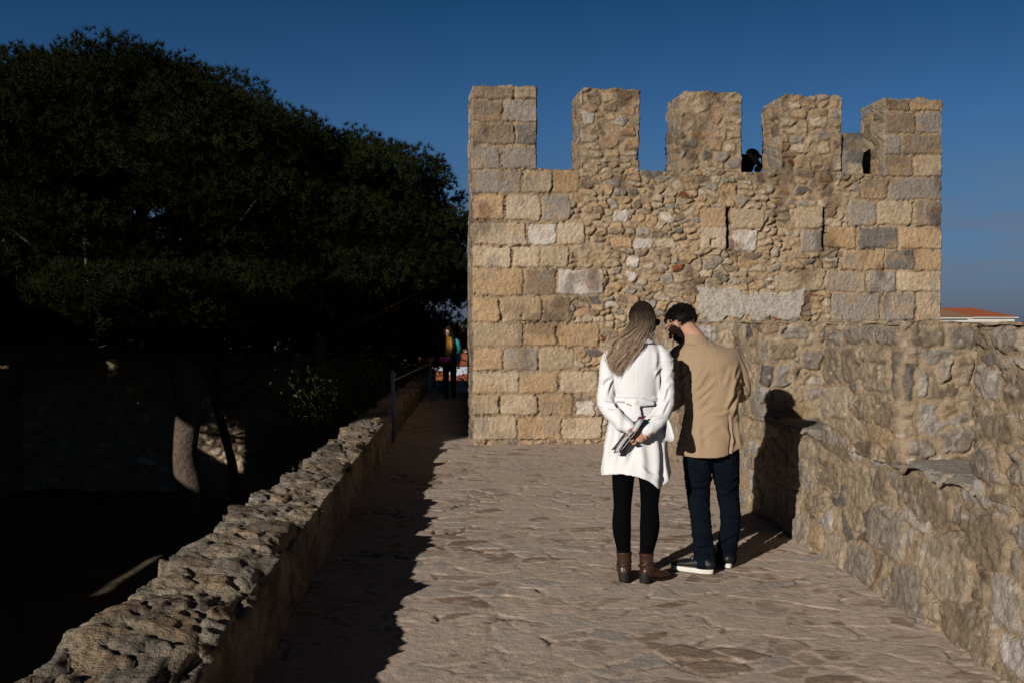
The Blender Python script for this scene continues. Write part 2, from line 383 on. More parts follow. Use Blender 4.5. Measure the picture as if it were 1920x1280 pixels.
TW = 6.28; THK = .70
SILL = [tower_uz(1004, 319)[1], 0]
zs = tower_uz(1040, 320)[1]; zt = tower_uz(940, 162)[1]
du = .0140
nu = int(round(TW / du)) + 1; us = np.linspace(0, TW, nu)
z0 = -.2; nz = int(round((zt - z0) / du)) + 1; zz = np.linspace(z0, zt, nz)
cu = (us[:-1] + us[1:]) / 2; cz = (zz[:-1] + zz[1:]) / 2
CU, CZ = np.meshgrid(cu, cz, indexing='ij')
own = np.full(CU.shape, -1)
own[CZ < zs] = 0
mer = []
for n, (a, b, tp) in enumerate(((880, 1004, 162), (1092, 1198, 167), (1279, 1389, 173), (1466, 1578, 181), (1661, 1772, 187))):
    ua = tower_uz(a, 250)[0] if n else -1; ub = tower_uz(b, 250)[0] if n < 4 else 99
    zc = tower_uz((a + b) / 2, tp)[1]
    wob = .025 * vn(CU * 7, CU * 0, seed=90 + n)
    rnd = .05 * np.clip(1 - np.minimum(CU - ua, ub - CU) / .10, 0, 1) ** 2 if n not in (0, 4) else 0
    m = (CU > ua) & (CU < ub) & (CZ >= zs) & (CZ < zc + wob - rnd)
    own[m] = n + 1; mer.append((max(ua, 0), min(ub, TW), zc))
for sx, sy0, sy1 in ((1366, 388, 468), (1547, 390, 472)):
    a = tower_uz(sx, 430)[0]; zA = tower_uz(sx, sy1)[1]; zB = tower_uz(sx, sy0)[1]
    own[(np.abs(CU - a + .01 * vn(CZ * 8, CZ * 0, seed=4)) < .040) & (CZ > zA) & (CZ < zB)] = -1
own[(CU < 0)] = -1
UU, ZZ = np.meshgrid(us, zz, indexing='ij')
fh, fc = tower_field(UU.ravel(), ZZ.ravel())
wux = .012 * vn(UU * 3, ZZ * 3, seed=101) + .010 * vn(UU * 14, ZZ * 14, seed=102)
wuz = .010 * vn(UU * 3, ZZ * 3, seed=103) + .008 * vn(UU * 14, ZZ * 14, seed=104)
ashedge = 1 - .45 * ((UU < .9) | (UU > 5.4))
Ud = (UU + wux * ashedge).ravel(); Zd = (ZZ + wuz * ashedge).ravel()
base_side = np.array([P0[0], P0[1], 0])
Pf = np.stack([P0[0] + TU[0] * Ud - TV[0] * fh, P0[1] + TU[1] * Ud - TV[1] * fh, Zd], 1)
tower = empty('stone_tower', (P0[0], P0[1], 0), 'square ochre stone castle tower with five battlements at the end of the walkway', 'tower')
off = np.array([P0[0], P0[1], 0])
def build_part(name, idx, label=None):
    m = own == idx
    ii, jj = np.nonzero(m)
    a = ii * nz + jj; F = np.stack([a, a + nz, a + nz + 1, a + 1], 1)
    used, inv = np.unique(F, return_inverse=True)
    V = [Pf[used]]; Cc = [fc[used]]; Fq = [inv.reshape(F.shape)]
    n = len(used)
    # rims where the whole silhouette ends
    M = np.pad(own >= 0, 1)
    edges = []
    for i, j in zip(ii, jj):
        if not M[i + 2, j + 1]: edges.append(((i + 1) * nz + j, (i + 1) * nz + j + 1, (1, 0)))
        if not M[i, j + 1] and i > 0: edges.append((i * nz + j + 1, i * nz + j, (-1, 0)))
        if not M[i, j + 1] and i == 0: edges.append((i * nz + j + 1, i * nz + j, (-1, 0)))
        if not M[i + 1, j + 2]: edges.append(((i + 1) * nz + j + 1, i * nz + j + 1, (0, 1)))
        if not M[i + 1, j] and j > 0: edges.append((i * nz + j, (i + 1) * nz + j, (0, -1)))
    if edges:
        nor = {}
        for p, q, d in edges:
            for v in (p, q): nor[v] = nor.get(v, np.zeros(2)) + np.array(d, float)
        ids = list(nor); ix = {v: k for k, v in enumerate(ids)}
        NR = np.array([nor[v] / max(np.linalg.norm(nor[v]), .3) for v in ids])
        KS = 30; ts = np.linspace(0, THK, KS)
        u_ = Ud[ids]; z_ = Zd[ids]; P = Pf[ids]
        rows = []; cols = []
        for k, t in enumerate(ts):
            s = np.abs(NR[:, 1]) > np.abs(NR[:, 0])
            along = np.where(s, u_, z_)
            sid, e, h2 = stones(t * np.ones_like(along) + .03 * vn(along * 6, along * 0 + t * 6, seed=7), along + u_ * 7 * (~s), .25, .15, 121, drop=.2)
            rs = sst(.005, .02, e)
            dsp = (rs * .02 + .012 * fbm(u_ * 12, z_ * 12, t * 12 + 0 * u_, seed=130)) * (1 if k else 0)
            Q = P + np.array([TV[0], TV[1], 0]) * t
            if k: Q = Q + (TU[None, :] * (NR[:, 0] * dsp)[:, None]).dot(np.array([[1, 0, 0], [0, 1, 0]])) + np.array([0, 0, 1]) * (NR[:, 1] * dsp)[:, None]
            rows.append(Q)
            c = PAL[pick(h2, [20, 8, 25, 20, 3, 4, 8, 20, 0])] * .85
            c = MORT * (1 - rs[:, None]) + c * rs[:, None]
            if idx == 0: c = c * .9
            cols.append(c if k else fc[ids])
        rows = np.concatenate(rows); cols = np.concatenate(cols); m_ = len(ids)
        fr = []
        for p, q, d in edges:
            a_, b_ = ix[p], ix[q]
            for k in range(KS - 1):
                fr.append((n + k * m_ + a_, n + (k + 1) * m_ + a_, n + (k + 1) * m_ + b_, n + k * m_ + b_))
        V.append(rows); Cc.append(cols); Fq.append(np.array(fr)); n += len(rows)
    V = np.concatenate(V); Cc = np.concatenate(Cc); Fq = np.concatenate(Fq)
    # plain back face
    uu = us[ii.min()], us[ii.max() + 1]; z_ = zz[jj.min()], zz[jj.max() + 1]
    b = np.array([[P0[0] + TU[0] * x + TV[0] * (THK - .004), P0[1] + TU[1] * x + TV[1] * (THK - .004), z] for x in uu for z in z_])
    Fq = np.concatenate([Fq, np.array([[0, 1, 3, 2]]) + len(V)]); V = np.concatenate([V, b]); Cc = np.concatenate([Cc, np.tile(OCHRE * .8, (4, 1))])
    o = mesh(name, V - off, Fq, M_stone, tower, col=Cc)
    if label: o['label'] = label
    return o
build_part('wall', 0)
for n in range(5): build_part('merlon', n + 1)

def masonry_sheet(name, posf, s0, s1, t0, t1, ds, mat, parent=None, cw=.3, ch=.18, seed=5, weights=(20, 10, 22, 14, 4, 5, 6, 22, 0), amp=.03, mortw=.012, rough=.012, flip=False, tint=1.0, grain=0, drop=.25, sharp=.022, rs_=9, wrp=1.0, extra=None):
    """posf(s,t,h) -> xyz ; dense displaced masonry on any surface"""
    ns = max(2, int((s1 - s0) / ds) + 1); ntt = max(2, int((t1 - t0) / ds) + 1)
    S, T = np.meshgrid(np.linspace(s0, s1, ns), np.linspace(t0, t1, ntt), indexing='ij'); s = S.ravel(); t = T.ravel()
    ru = s + .05 * wrp * vn(s * 4, t * 4, seed=seed) + .02 * vn(s * 13, t * 13, seed=seed + 1)
    rz = t + .04 * wrp * vn(s * 4, t * 4, seed=seed + 2) + .02 * vn(s * 13, t * 13, seed=seed + 3)
    sid, e, h2 = stones(ru, rz, cw, ch, seed + 4, drop=drop)
    mw = mortw * (.6 + .8 * sst(-.5, .5, vn(s * 2, t * 2, seed=seed + 8)))
    rs = sst(mw, mw + sharp, e)
    c = PAL[pick(h2, list(weights))] * (.85 + .3 * sid[:, None])
    bl = sst(-.1, .5, fbm(s * 5, t * 5, seed=seed + 9, o=5))
    c = c * (1 - .28 * bl[:, None])
    c = MORT * (1.02 if grain else .95) * (1 - rs[:, None]) + c * rs[:, None]
    h = rs * amp * (.4 + .8 * ((sid * 37) % 1)) + rough * fbm(s * rs_, t * rs_, seed=seed + 10, o=5) 
    if extra is not None:
        d, k = rect_stones(ru + .010 * vn(s * 30, t * 30, seed=seed + 20), rz + .010 * vn(s * 30, t * 30, seed=seed + 21), extra, .30)
        kk = np.clip(k, 0, None); Kc = np.array([q[4] for q in extra])[kk]; hs_ = _h(kk, kk * 0, kk * 0, 3)
        rs = rs * (d < -.018); c = np.where((d < -.018)[:, None], c, MORT * 1.02); h = np.where(d < -.018, h, rough * fbm(s * rs_, t * rs_, seed=seed + 10, o=5))
        a_ = sst(.0, .013, d); ec = (PAL[Kc] * .72 + BUFF * .28) * (.85 + .25 * hs_[:, None])
        c = c * (1 - a_[:, None]) + ec * a_[:, None]; h = h + a_ * amp * (.9 + 1.2 * hs_); rs = np.maximum(rs, a_)
    if grain:
        mo = sst(.02, .38, fbm(s * 24, t * 24, seed=seed + 30, o=5)); c = c * (1 - (.30 * mo * rs)[:, None] * np.array([.95, 1, 1.05]))
        pt = sst(.42, .62, vn(s * 34, t * 34, seed=seed + 31)); pt = pt * (.3 + .7 * rs); h = h - .008 * pt; c = c * (1 - .22 * pt)[:, None]
        fk = sst(.66, .76, vn(s * 26, t * 26, seed=seed + 33)); c = c * (1 - .5 * fk[:, None]) + WHT * .5 * fk[:, None]
        h = h + grain * fbm(s * 26, t * 26, seed=seed + 12, o=3) - .03 * sst(.45, .75, vn(s * 7, t * 7, seed=seed + 13)) * sst(mw * 1.6, .0, e)
        c = c * (1 + .14 * fbm(s * 18, t * 18, seed=seed + 14, o=4))[:, None]
        dk = sst(.10, .5, fbm(s * 2.2, t * 2.2, seed=seed + 15, o=4)); c = c * (1 - .16 * dk[:, None])
    V = posf(s, t, h)
    return mesh(name, V, grid_faces(ns, ntt, flip), mat, parent, col=c * tint)
# long left flank of the tower, running beside the path
def left_flank(s, t, h): return np.stack([P0[0] - .0493 * s - h * 0.9 + .004 - off[0], P0[1] + s - off[1], t], 1)
masonry_sheet('side_wall', left_flank, .5, 12.5, -1.0, zs, .035, M_stone, tower, seed=201, cw=.42, ch=.28)
def right_flank(s, t, h):
    b = P0 + TU * TW
    return np.stack([b[0] + TV[0] * s + h - off[0] - .02, b[1] + TV[1] * s - off[1], t], 1)
masonry_sheet('side_wall', right_flank, THK - .05, 12.0, -8.0, zs, .06, M_stone, tower, seed=231, cw=.42, ch=.28, flip=True)
# stone block left in the last embrasure, and the terrace behind the battlements
ua, ub = mer[3][1] + .01, tower_uz(1613, 300)[0]
def rough_box(x0, x1, y0, y1, z0, z1, seg=.03, amp=.012, seed=0):
    Vs = []; Fs = []; n = 0
    def face(o, a, b):
        nonlocal n
        la, lb = np.linalg.norm(a), np.linalg.norm(b); na, nb_ = max(2, int(la / seg) + 1), max(2, int(lb / seg) + 1)
        A, B = np.meshgrid(np.linspace(0, 1, na), np.linspace(0, 1, nb_), indexing='ij')
        P = o + A.ravel()[:, None] * a + B.ravel()[:, None] * b
        Vs.append(P); Fs.append(grid_faces(na, nb_) + n); n += len(P)
    o = np.array([x0, y0, z0], float); a = np.array([x1 - x0, 0, 0.]); b = np.array([0, y1 - y0, 0.]); c = np.array([0, 0, z1 - z0])
    face(o, a, c); face(o + b, c, a); face(o, c, b); face(o + a, b, c); face(o + c, a, b); face(o, b, a)
    P = np.concatenate(Vs); F = np.concatenate(Fs)
    D = np.stack([fbm(P[:, 0] * 9, P[:, 1] * 9, P[:, 2] * 9, seed=seed + q, o=4) for q in range(3)], 1)
    return P + D * amp * 2, F
P, F = rough_box(ua - .03, ub + .06, .05, .5, zs + .03, tower_uz(1595, 249)[1], amp=.02, seed=5)
Pw = np.stack([TU[0] * P[:, 0] + TV[0] * P[:, 1], TU[1] * P[:, 0] + TV[1] * P[:, 1], P[:, 2]], 1)
cc = PAL[pick(_h(np.floor(P[:, 0] * 4), np.floor(P[:, 2] * 6), P[:, 0] * 0, 5), [1, 0, 2, 3, 0, 0, 1, 2, 0])]
mesh('filler_block', Pw, F, M_stone, tower, col=cc * .9)
P, F = rough_box(.9, TW - .2, THK + .01, 6.5, zs - 1.35, zs - 1.10, seg=.5, amp=.004)
Pw = np.stack([TU[0] * P[:, 0] + TV[0] * P[:, 1] , TU[1] * P[:, 0] + TV[1] * P[:, 1], P[:, 2]], 1)
mesh('terrace_floor', Pw, F, M_floor, tower, col=np.tile(BUFF, (len(P), 1)))

# ------------------------------------------------------------------ paved walkway
def path_z(D): return -.2 * sst(13, 23, D) - .25 * sst(23, 34, D)
d1 = np.concatenate([np.arange(-4, 3.8, .06), np.arange(3.8, 7.0, .0115), np.arange(7.0, 9.5, .016), np.arange(9.5, 13.2, .026), np.arange(13.2, 34, .08)])
xs = np.concatenate([np.arange(-1.05, 2.62, .0125)])
XX, DD = np.meshgrid(xs, d1, indexing='ij'); x = XX.ravel(); y = DD.ravel()
ru = x + .06 * vn(x * 3, y * 3, seed=301) + .022 * vn(x * 12, y * 12, seed=302) + y * .35
rz = y + .06 * vn(x * 3, y * 3, seed=303) + .022 * vn(x * 12, y * 12, seed=304) - x * .25
sid, e, h2 = stones(ru, rz, .195, .16, 310, drop=.30, jit=.46, pw=2.0)
sh = (sid * 37) % 1
near = sst(10, 5, y)
worn = .12 + .88 * sst(-.15, .7, .6 * vn(x * 1.3, y * 1.1, seed=320) + 1.0 * (sh - .5) - .35 * sst(1.0, 2.2, x) + .25 * near)
rs = sst(.006, .018, e + .006 * vn(x * 35, y * 35, seed=330))
tilt = ((sid * 91) % 1 - .5) * .010 * np.sin(x * 6 + sid * 40) + ((sid * 53) % 1 - .5) * .012 * np.sin(y * 6 + sid * 70)
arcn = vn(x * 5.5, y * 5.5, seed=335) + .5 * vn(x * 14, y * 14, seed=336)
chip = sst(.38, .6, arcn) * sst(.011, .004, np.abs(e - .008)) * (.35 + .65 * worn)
hgt = -.013 * chip + rs * (.0006 + .0026 * worn + tilt * .5 * (.3 + .7 * worn)) + .003 * fbm(x * 5, y * 5, seed=333, o=3) + .0018 * fbm(x * 45, y * 45, seed=334, o=2)
SAND = np.array([.490, .395, .325]); SLAB = np.stack([np.array([.33, .255, .20]), np.array([.39, .325, .27]), np.array([.25, .185, .140]), np.array([.37, .325, .29]), np.array([.43, .35, .285])])
sc = SLAB[np.minimum((h2 * 5).astype(int), 4)] * (.90 + .2 * sid[:, None])
mot = fbm(x * 17 + y * 4, y * 20, seed=350, o=5) + .35 * vn(x * 3, y * 3, seed=351)
dust = sst(-.22, .12, mot + .35 - .75 * worn)               # sand lying on the slab; the bare stone shows in flakes
sc = sc * (1 - .85 * dust[:, None]) + SAND * .97 * (.85 * dust[:, None])
k_ = rs[:, None]
colf = SAND * (1 - k_) + sc * k_
fl = sst(.22, .42, fbm(x * 11 + 3, y * 26, seed=352, o=5)) * sst(-.3, .5, vn(x * 2, y * 2, seed=353)) * .38
colf = colf * (1 - fl[:, None] * np.array([.75, .85, .95])) * (1 - .62 * chip[:, None])  # chips darkened: dirt in the cracks, plus painted shade instead of deeper relief
colf = colf * np.array([1.20, 1.16, 1.12]) * (1 + .09 * fbm(x * 1.3, y * 1.3, seed=360))[:, None]
Vp = np.stack([x - .0493 * y, y, path_z(y) + hgt - .012], 1)
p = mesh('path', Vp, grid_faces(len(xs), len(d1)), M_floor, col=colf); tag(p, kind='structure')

# ------------------------------------------------------------------ low wall on the left
def lw_width(D): return np.interp(D, [-4, 3.5, 6, 9, 12.5, 34], [.62, .60, .50, .42, .33, .30])
dl = np.concatenate([np.arange(-4, 3.6, .05), np.arange(3.6, 7.5, .0125), np.arange(7.5, 13.3, .022), np.arange(13.3, 34, .07)])
sec = np.concatenate([np.linspace(0, 1, 24, endpoint=False), np.linspace(1, 2, 52, endpoint=False), np.linspace(2, 3, 26)])
SS, DDl = np.meshgrid(sec, dl, indexing='ij'); s = SS.ravel(); y = DDl.ravel()
wd = lw_width(y); H = .368
Xi = -.94 + 0 * y
a = np.clip(s, 0, 1); b = np.clip(s - 1, 0, 1); c = np.clip(s - 2, 0, 1)
bx = Xi - b * wd; bz = path_z(y) - .06 + a * (H + .06) - c * 3.3
cx_ = np.where(s < 1, 1.0, np.where(s < 2, 0, -1.0)); cz_ = np.where((s >= 1) & (s <= 2), 1.0, 0.0)
ed = np.exp(-((s - 1) / .10) ** 2); ed2 = np.exp(-((s - 2) / .10) ** 2)
nx_ = cx_ * (1 - ed) * (1 - ed2) + .7 * ed - .7 * ed2; nz_ = cz_ * (1 - ed) * (1 - ed2) + .7 * ed + .7 * ed2
arc = a * H + b * wd + c * 3.3
ru = y + .05 * vn(arc * 5, y * 5, seed=401) + .025 * vn(arc * 15, y * 15, seed=402); rz = arc + .05 * vn(arc * 5, y * 5, seed=403) + .025 * vn(arc * 15, y * 15, seed=404)
sid, e, h2 = stones(ru, rz, .25, .17, 410, drop=.3, jit=.46)
rs = sst(.008, .026, e); sh = (sid * 37) % 1
ledge = vn(ru * 9, rz * 9, seed=420)
hh = rs * (.007 + .011 * sh) + .012 * fbm(y * 5, arc * 5, seed=421, o=6, gain=.6) + .003 * np.floor(3 * (ledge + 1)) + .005 * vn(y * 28, arc * 28, seed=422) 
hh = hh - .012 * sst(.45, .7, vn(y * 8, arc * 8, seed=423)) - .012 * sst(.3, .6, vn(y * 20, arc * 20, seed=424)) + .038 * vn(y * 3.4, arc * 1.5, seed=429) * (s > .9) * (s < 2.1)
ej = vn(y * 3.6, arc * 0, seed=425) + .45 * vn(y * 9, arc * 0, seed=427)
hh = hh - (.6 * ed + .4 * ed2) * (.050 + .085 * ej + .02 * vn(y * 17, arc * 0, seed=426))
Vl = np.stack([bx + nx_ * hh - .0493 * y, y, bz + nz_ * hh], 1)
pc = PAL[pick(h2, [12, 12, 30, 16, 4, 3, 10, 30, 0])] * (.85 + .3 * sid[:, None])
bl = sst(-.2, .4, fbm(y * 6, arc * 6, seed=430, o=5))
WM = np.array([.35, .285, .21])
pc = (WM * (1 - rs[:, None]) + pc * rs[:, None]) * .65 + WM * .32 * (.75 + .5 * sid[:, None])
pc = pc * (.86 - .38 * bl[:, None])
ye = sst(.45, .7, fbm(y * 3, arc * 3, seed=431, o=4)); pc = pc * (1 - .5 * ye[:, None]) + np.array([.30, .19, .06]) * .5 * ye[:, None]
lw = mesh('low_wall', Vl, grid_faces(len(sec), len(dl)), M_stone, col=pc)
tag(lw, 'low rough rubble wall with a sunlit top edging the left of the walkway', 'wall')

# ------------------------------------------------------------------ parapet on the right with two window-seat recesses
XR = 2.48; SILLZ = .78; TOPZ = EYE - .004; DEP = .66
rec = [(-2.6, -1.4), (.9, 2.1), (4.80, 5.64), (6.80, 8.18), (9.1, 10.35), (11.3, 12.2)]
par = empty('parapet_wall', W(XR, 0, 0), 'thick rubble stone parapet at eye height along the right of the walkway with recessed seats', 'wall')
poff = np.array(W(XR, 0, 0))
WR = (9, 6, 28, 20, 5, 1, 6, 22, 0)
def par_front(px, py):
    q = ray(px, py); k_ = XR / (q[0] + .0493 * q[1]); return q[1] * k_, EYE + q[2] * k_
def plist(items, kind, D_=0):
    o = []
    for x0, x1, y0, y1, c in items:
        ym = (y0 + y1) / 2; xm = (x0 + x1) / 2
        if kind == 'front': a, b = par_front(x1, ym)[0], par_front(x0, ym)[0]; z_a, z_b = par_front(xm, y1)[1], par_front(xm, y0)[1]
        else:
            a, b = [at_depth(x_, ym, D_)[0] + .0493 * D_ for x_ in (x0, x1)]; z_a, z_b = at_depth(xm, y1, D_)[2], at_depth(xm, y0, D_)[2]
        o.append([a, b, z_a, z_b, K[c]])
    return o
LOWS = plist([(1540, 1580, 865, 915, 'b'), (1594, 1632, 872, 948, 'u'), (1642, 1670, 882, 940, 'b'), (1686, 1790, 892, 975, 'b'), (1700, 1750, 968, 990, 'w'), (1808, 1902, 955, 1055, 'b'), (1637, 1706, 955, 1035, 'g'),
    (1742, 1838, 1008, 1128, 'p'), (1867, 1935, 1075, 1178, 'w'), (1686, 1752, 1062, 1160, 'g'), (1756, 1785, 1120, 1175, 'p'), (1792, 1888, 1128, 1225, 'b'), (1604, 1654, 1022, 1083, 'g'), (1562, 1598, 1000, 1060, 'p'), (1537, 1558, 985, 1030, 'r'),
    (1499, 1530, 965, 1018, 'g'), (1524, 1555, 925, 960, 'b'), (1838, 1895, 925, 950, 'w'), (1500, 1530, 830, 860, 'u'), (1535, 1600, 820, 850, 'b'), (1610, 1665, 815, 860, 'u'), (1440, 1475, 830, 900, 'b'), (1440, 1490, 905, 960, 'g')], 'front')
def rfield_pos_straight(s, t, h):
    ww = .012 * vn(s * 1.1, t * 1.1, seed=77)
    lean = .07 * np.clip(1 - t / .8, 0, 1) ** 1.5          # batter at the foot
    return np.stack([XR - h - ww - lean - .0493 * s, s, t], 1) - poff
def par_mat_sheet(name, f, s0, s1, t0, t1, seed, flip=False, ds=.0105, extra=None):
    return masonry_sheet(name, f, s0, s1, t0, t1, ds, M_par, par, extra=extra, cw=.19, ch=.135, seed=seed, weights=WR, amp=.014, mortw=.014, rough=.008, flip=flip, drop=.34, grain=.009, tint=1.0, sharp=.010, rs_=19, wrp=.6)
par_mat_sheet('lower_face', rfield_pos_straight, 3.7, 13.4, -.05, SILLZ, 501, flip=True, extra=LOWS)
par_mat_sheet('lower_face', rfield_pos_straight, -4.0, 3.7, -.05, SILLZ, 501, flip=True, ds=.05)
# upper face follows the piers and recesses in plan
plan = [(XR, -4.0)]
for a_, b_ in rec: plan += [(XR, a_), (XR + DEP, a_ + .0), (XR + DEP, b_), (XR, b_)]
plan += [(XR, 13.4)]
pts = []
for (p, q) in zip(plan[:-1], plan[1:]):
    p = np.array(p); q = np.array(q); ln = np.linalg.norm(q - p); n = max(2, int(ln / (.0115 if q[1] > 3.7 else .05)))
    for k in range(n): pts.append(p + (q - p) * k / n)
pts.append(np.array(plan[-1])); pts = np.array(pts)
sm = pts.copy()
for _ in range(6): sm[1:-1] = (sm[:-2] + 2 * sm[1:-1] + sm[2:]) / 4
tg = np.gradient(sm, axis=0); tg /= np.linalg.norm(tg, axis=1)[:, None]; nn = np.stack([-tg[:, 1], tg[:, 0]], 1)
for _ in range(3): nn[1:-1] = (nn[:-2] + 2 * nn[1:-1] + nn[2:]) / 4
arcl = np.concatenate([[0], np.cumsum(np.linalg.norm(np.diff(pts, axis=0), axis=1))])
def upper_pos(s, t, h):
    X_ = np.interp(s, arcl, sm[:, 0]); D_ = np.interp(s, arcl, sm[:, 1]); a_ = np.interp(s, arcl, nn[:, 0]); b_ = np.interp(s, arcl, nn[:, 1])
    ww = .012 * vn(D_ * 1.1, t * 1.1, seed=77) + .012
    hh = h + ww * (X_ < XR + .1)
    edge = np.exp(-((TOPZ - t) / .03) ** 2) * .02
    return np.stack([X_ + a_ * (hh - edge) - .0493 * (D_ + b_ * hh), D_ + b_ * hh, t - .012 * np.exp(-((TOPZ - t) / .05) ** 2) * (1 + vn(s * 6, s * 0, seed=3))], 1) - poff
def arc_at(X_, D_): return float(arcl[np.argmin((pts[:, 0] - X_) ** 2 + (pts[:, 1] - D_) ** 2)])
UPS = []
for q in plist([(1552, 1580, 650, 722, 'b'), (1586, 1618, 648, 724, 'b'), (1622, 1674, 652, 735, 'u'), (1598, 1645, 606, 640, 'g'), (1650, 1688, 606, 648, 'g'), (1549, 1600, 728, 782, 'p'), (1614, 1640, 748, 790, 'b'), (1648, 1688, 748, 805, 'b'), (1676, 1690, 655, 740, 'd'),
    (1833, 1880, 685, 752, 'w'), (1834, 1868, 604, 648, 'b'), (1872, 1925, 605, 660, 'g'), (1886, 1930, 700, 760, 'b'), (1834, 1905, 768, 822, 'b'), (1834, 1868, 832, 895, 'd'), (1900, 1935, 840, 900, 'g'), (1888, 1925, 672, 690, 'w')], 'front'):
    a_, b_ = arc_at(XR, q[0]), arc_at(XR, q[1]); UPS.append([min(a_, b_), max(a_, b_)] + q[2:])
for D_j, it in ((8.18, [(1462, 1512, 607, 635, 'g'), (1528, 1546, 607, 640, 'b'), (1438, 1495, 643, 678, 'b'), (1502, 1546, 652, 692, 'd'), (1518, 1546, 709, 726, 'w'), (1480, 1510, 690, 712, 'b')]),
    (5.64, [(1770, 1828, 606, 655, 'd'), (1758, 1783, 675, 718, 'g'), (1786, 1828, 668, 725, 'b'), (1716, 1736, 680, 735, 'w'), (1764, 1826, 797, 852, 'd'), (1756, 1790, 748, 775, 'r'), (1702, 1752, 820, 850, 'g'), (1705, 1765, 608, 645, 'b')])):
    for q in plist(it, 'jamb', D_j):
        a_, b_ = arc_at(q[0], D_j), arc_at(q[1], D_j); UPS.append([min(a_, b_), max(a_, b_)] + q[2:])
split = arcl[np.nonzero(pts[:, 1] > 3.5)[0][0]]
par_mat_sheet('upper_face', upper_pos, split, arcl[-1], SILLZ - .03, TOPZ, 541, flip=True, extra=UPS)
par_mat_sheet('upper_face', upper_pos, 0, split, SILLZ - .03, TOPZ, 541, flip=True, ds=.05)
for n, (a_, b_) in enumerate(rec):
    ns_, nt_ = (60, 60) if a_ > 3.5 else (14, 14)
    A, B = np.meshgrid(np.linspace(-.035, DEP + .06, nt_), np.linspace(a_ - .05, b_ + .05, ns_), indexing='ij'); A = A.ravel(); B = B.ravel()
    front = np.exp(-((A + .035) / .03) ** 2)
    sid, e, h2 = stones(B, A, .5, .45, 601 + n, drop=.1); rs = sst(.01, .03, e)
    hz = .02 * rs * (.5 + sid) + .016 * fbm(A * 6, B * 6, seed=600 + n) - .03 * front * (1 + vn(B * 6, B * 0, seed=n))
    V = np.stack([XR + A + .02 * vn(B * 4, B * 0, seed=610 + n) * front - .0493 * B, B, SILLZ - .012 + hz], 1) - poff
    cS = np.where(rs[:, None] > .5, np.array([.31, .275, .235]) * (.8 + .4 * sid[:, None]), np.array([.40, .31, .21]))
    mesh('sill', V, grid_faces(nt_, ns_), M_stone, par, col=cS)
# wall top, back and outer face
ds_ = .06
Xg = np.arange(XR - .01, XR + 1.12, ds_); Dg = np.arange(-4, 13.3, ds_)
XX, DD = np.meshgrid(Xg, Dg, indexing='ij')
ztop = TOPZ - .012 + .012 * fbm(XX * 5, DD * 5, seed=640) - .01
V = np.stack([XX - .0493 * DD, DD, ztop], -1).reshape(-1, 3) - poff
F = grid_faces(len(Xg), len(Dg))
cxm = V[F].mean(1)[:, 0] + poff[0] + .0493 * (V[F].mean(1)[:, 1] + poff[1]); cdm = V[F].mean(1)[:, 1] + poff[1]
inrec = np.zeros(len(F), bool)
for a_, b_ in rec: inrec |= (cdm > a_ - .0) & (cdm < b_ + .0) & (cxm < XR + DEP - .0)
F = F[~inrec]
mesh('coping', V, F, M_stone, par, col=np.tile(GREY * 1.1, (len(V), 1)))
def outer_pos(s, t, h): return np.stack([XR + 1.1 + h - .0493 * s, s, t], 1) - poff
masonry_sheet('outer_face', outer_pos, -4, 13.3, -8, TOPZ - .01, .12, M_stone, par, seed=660)

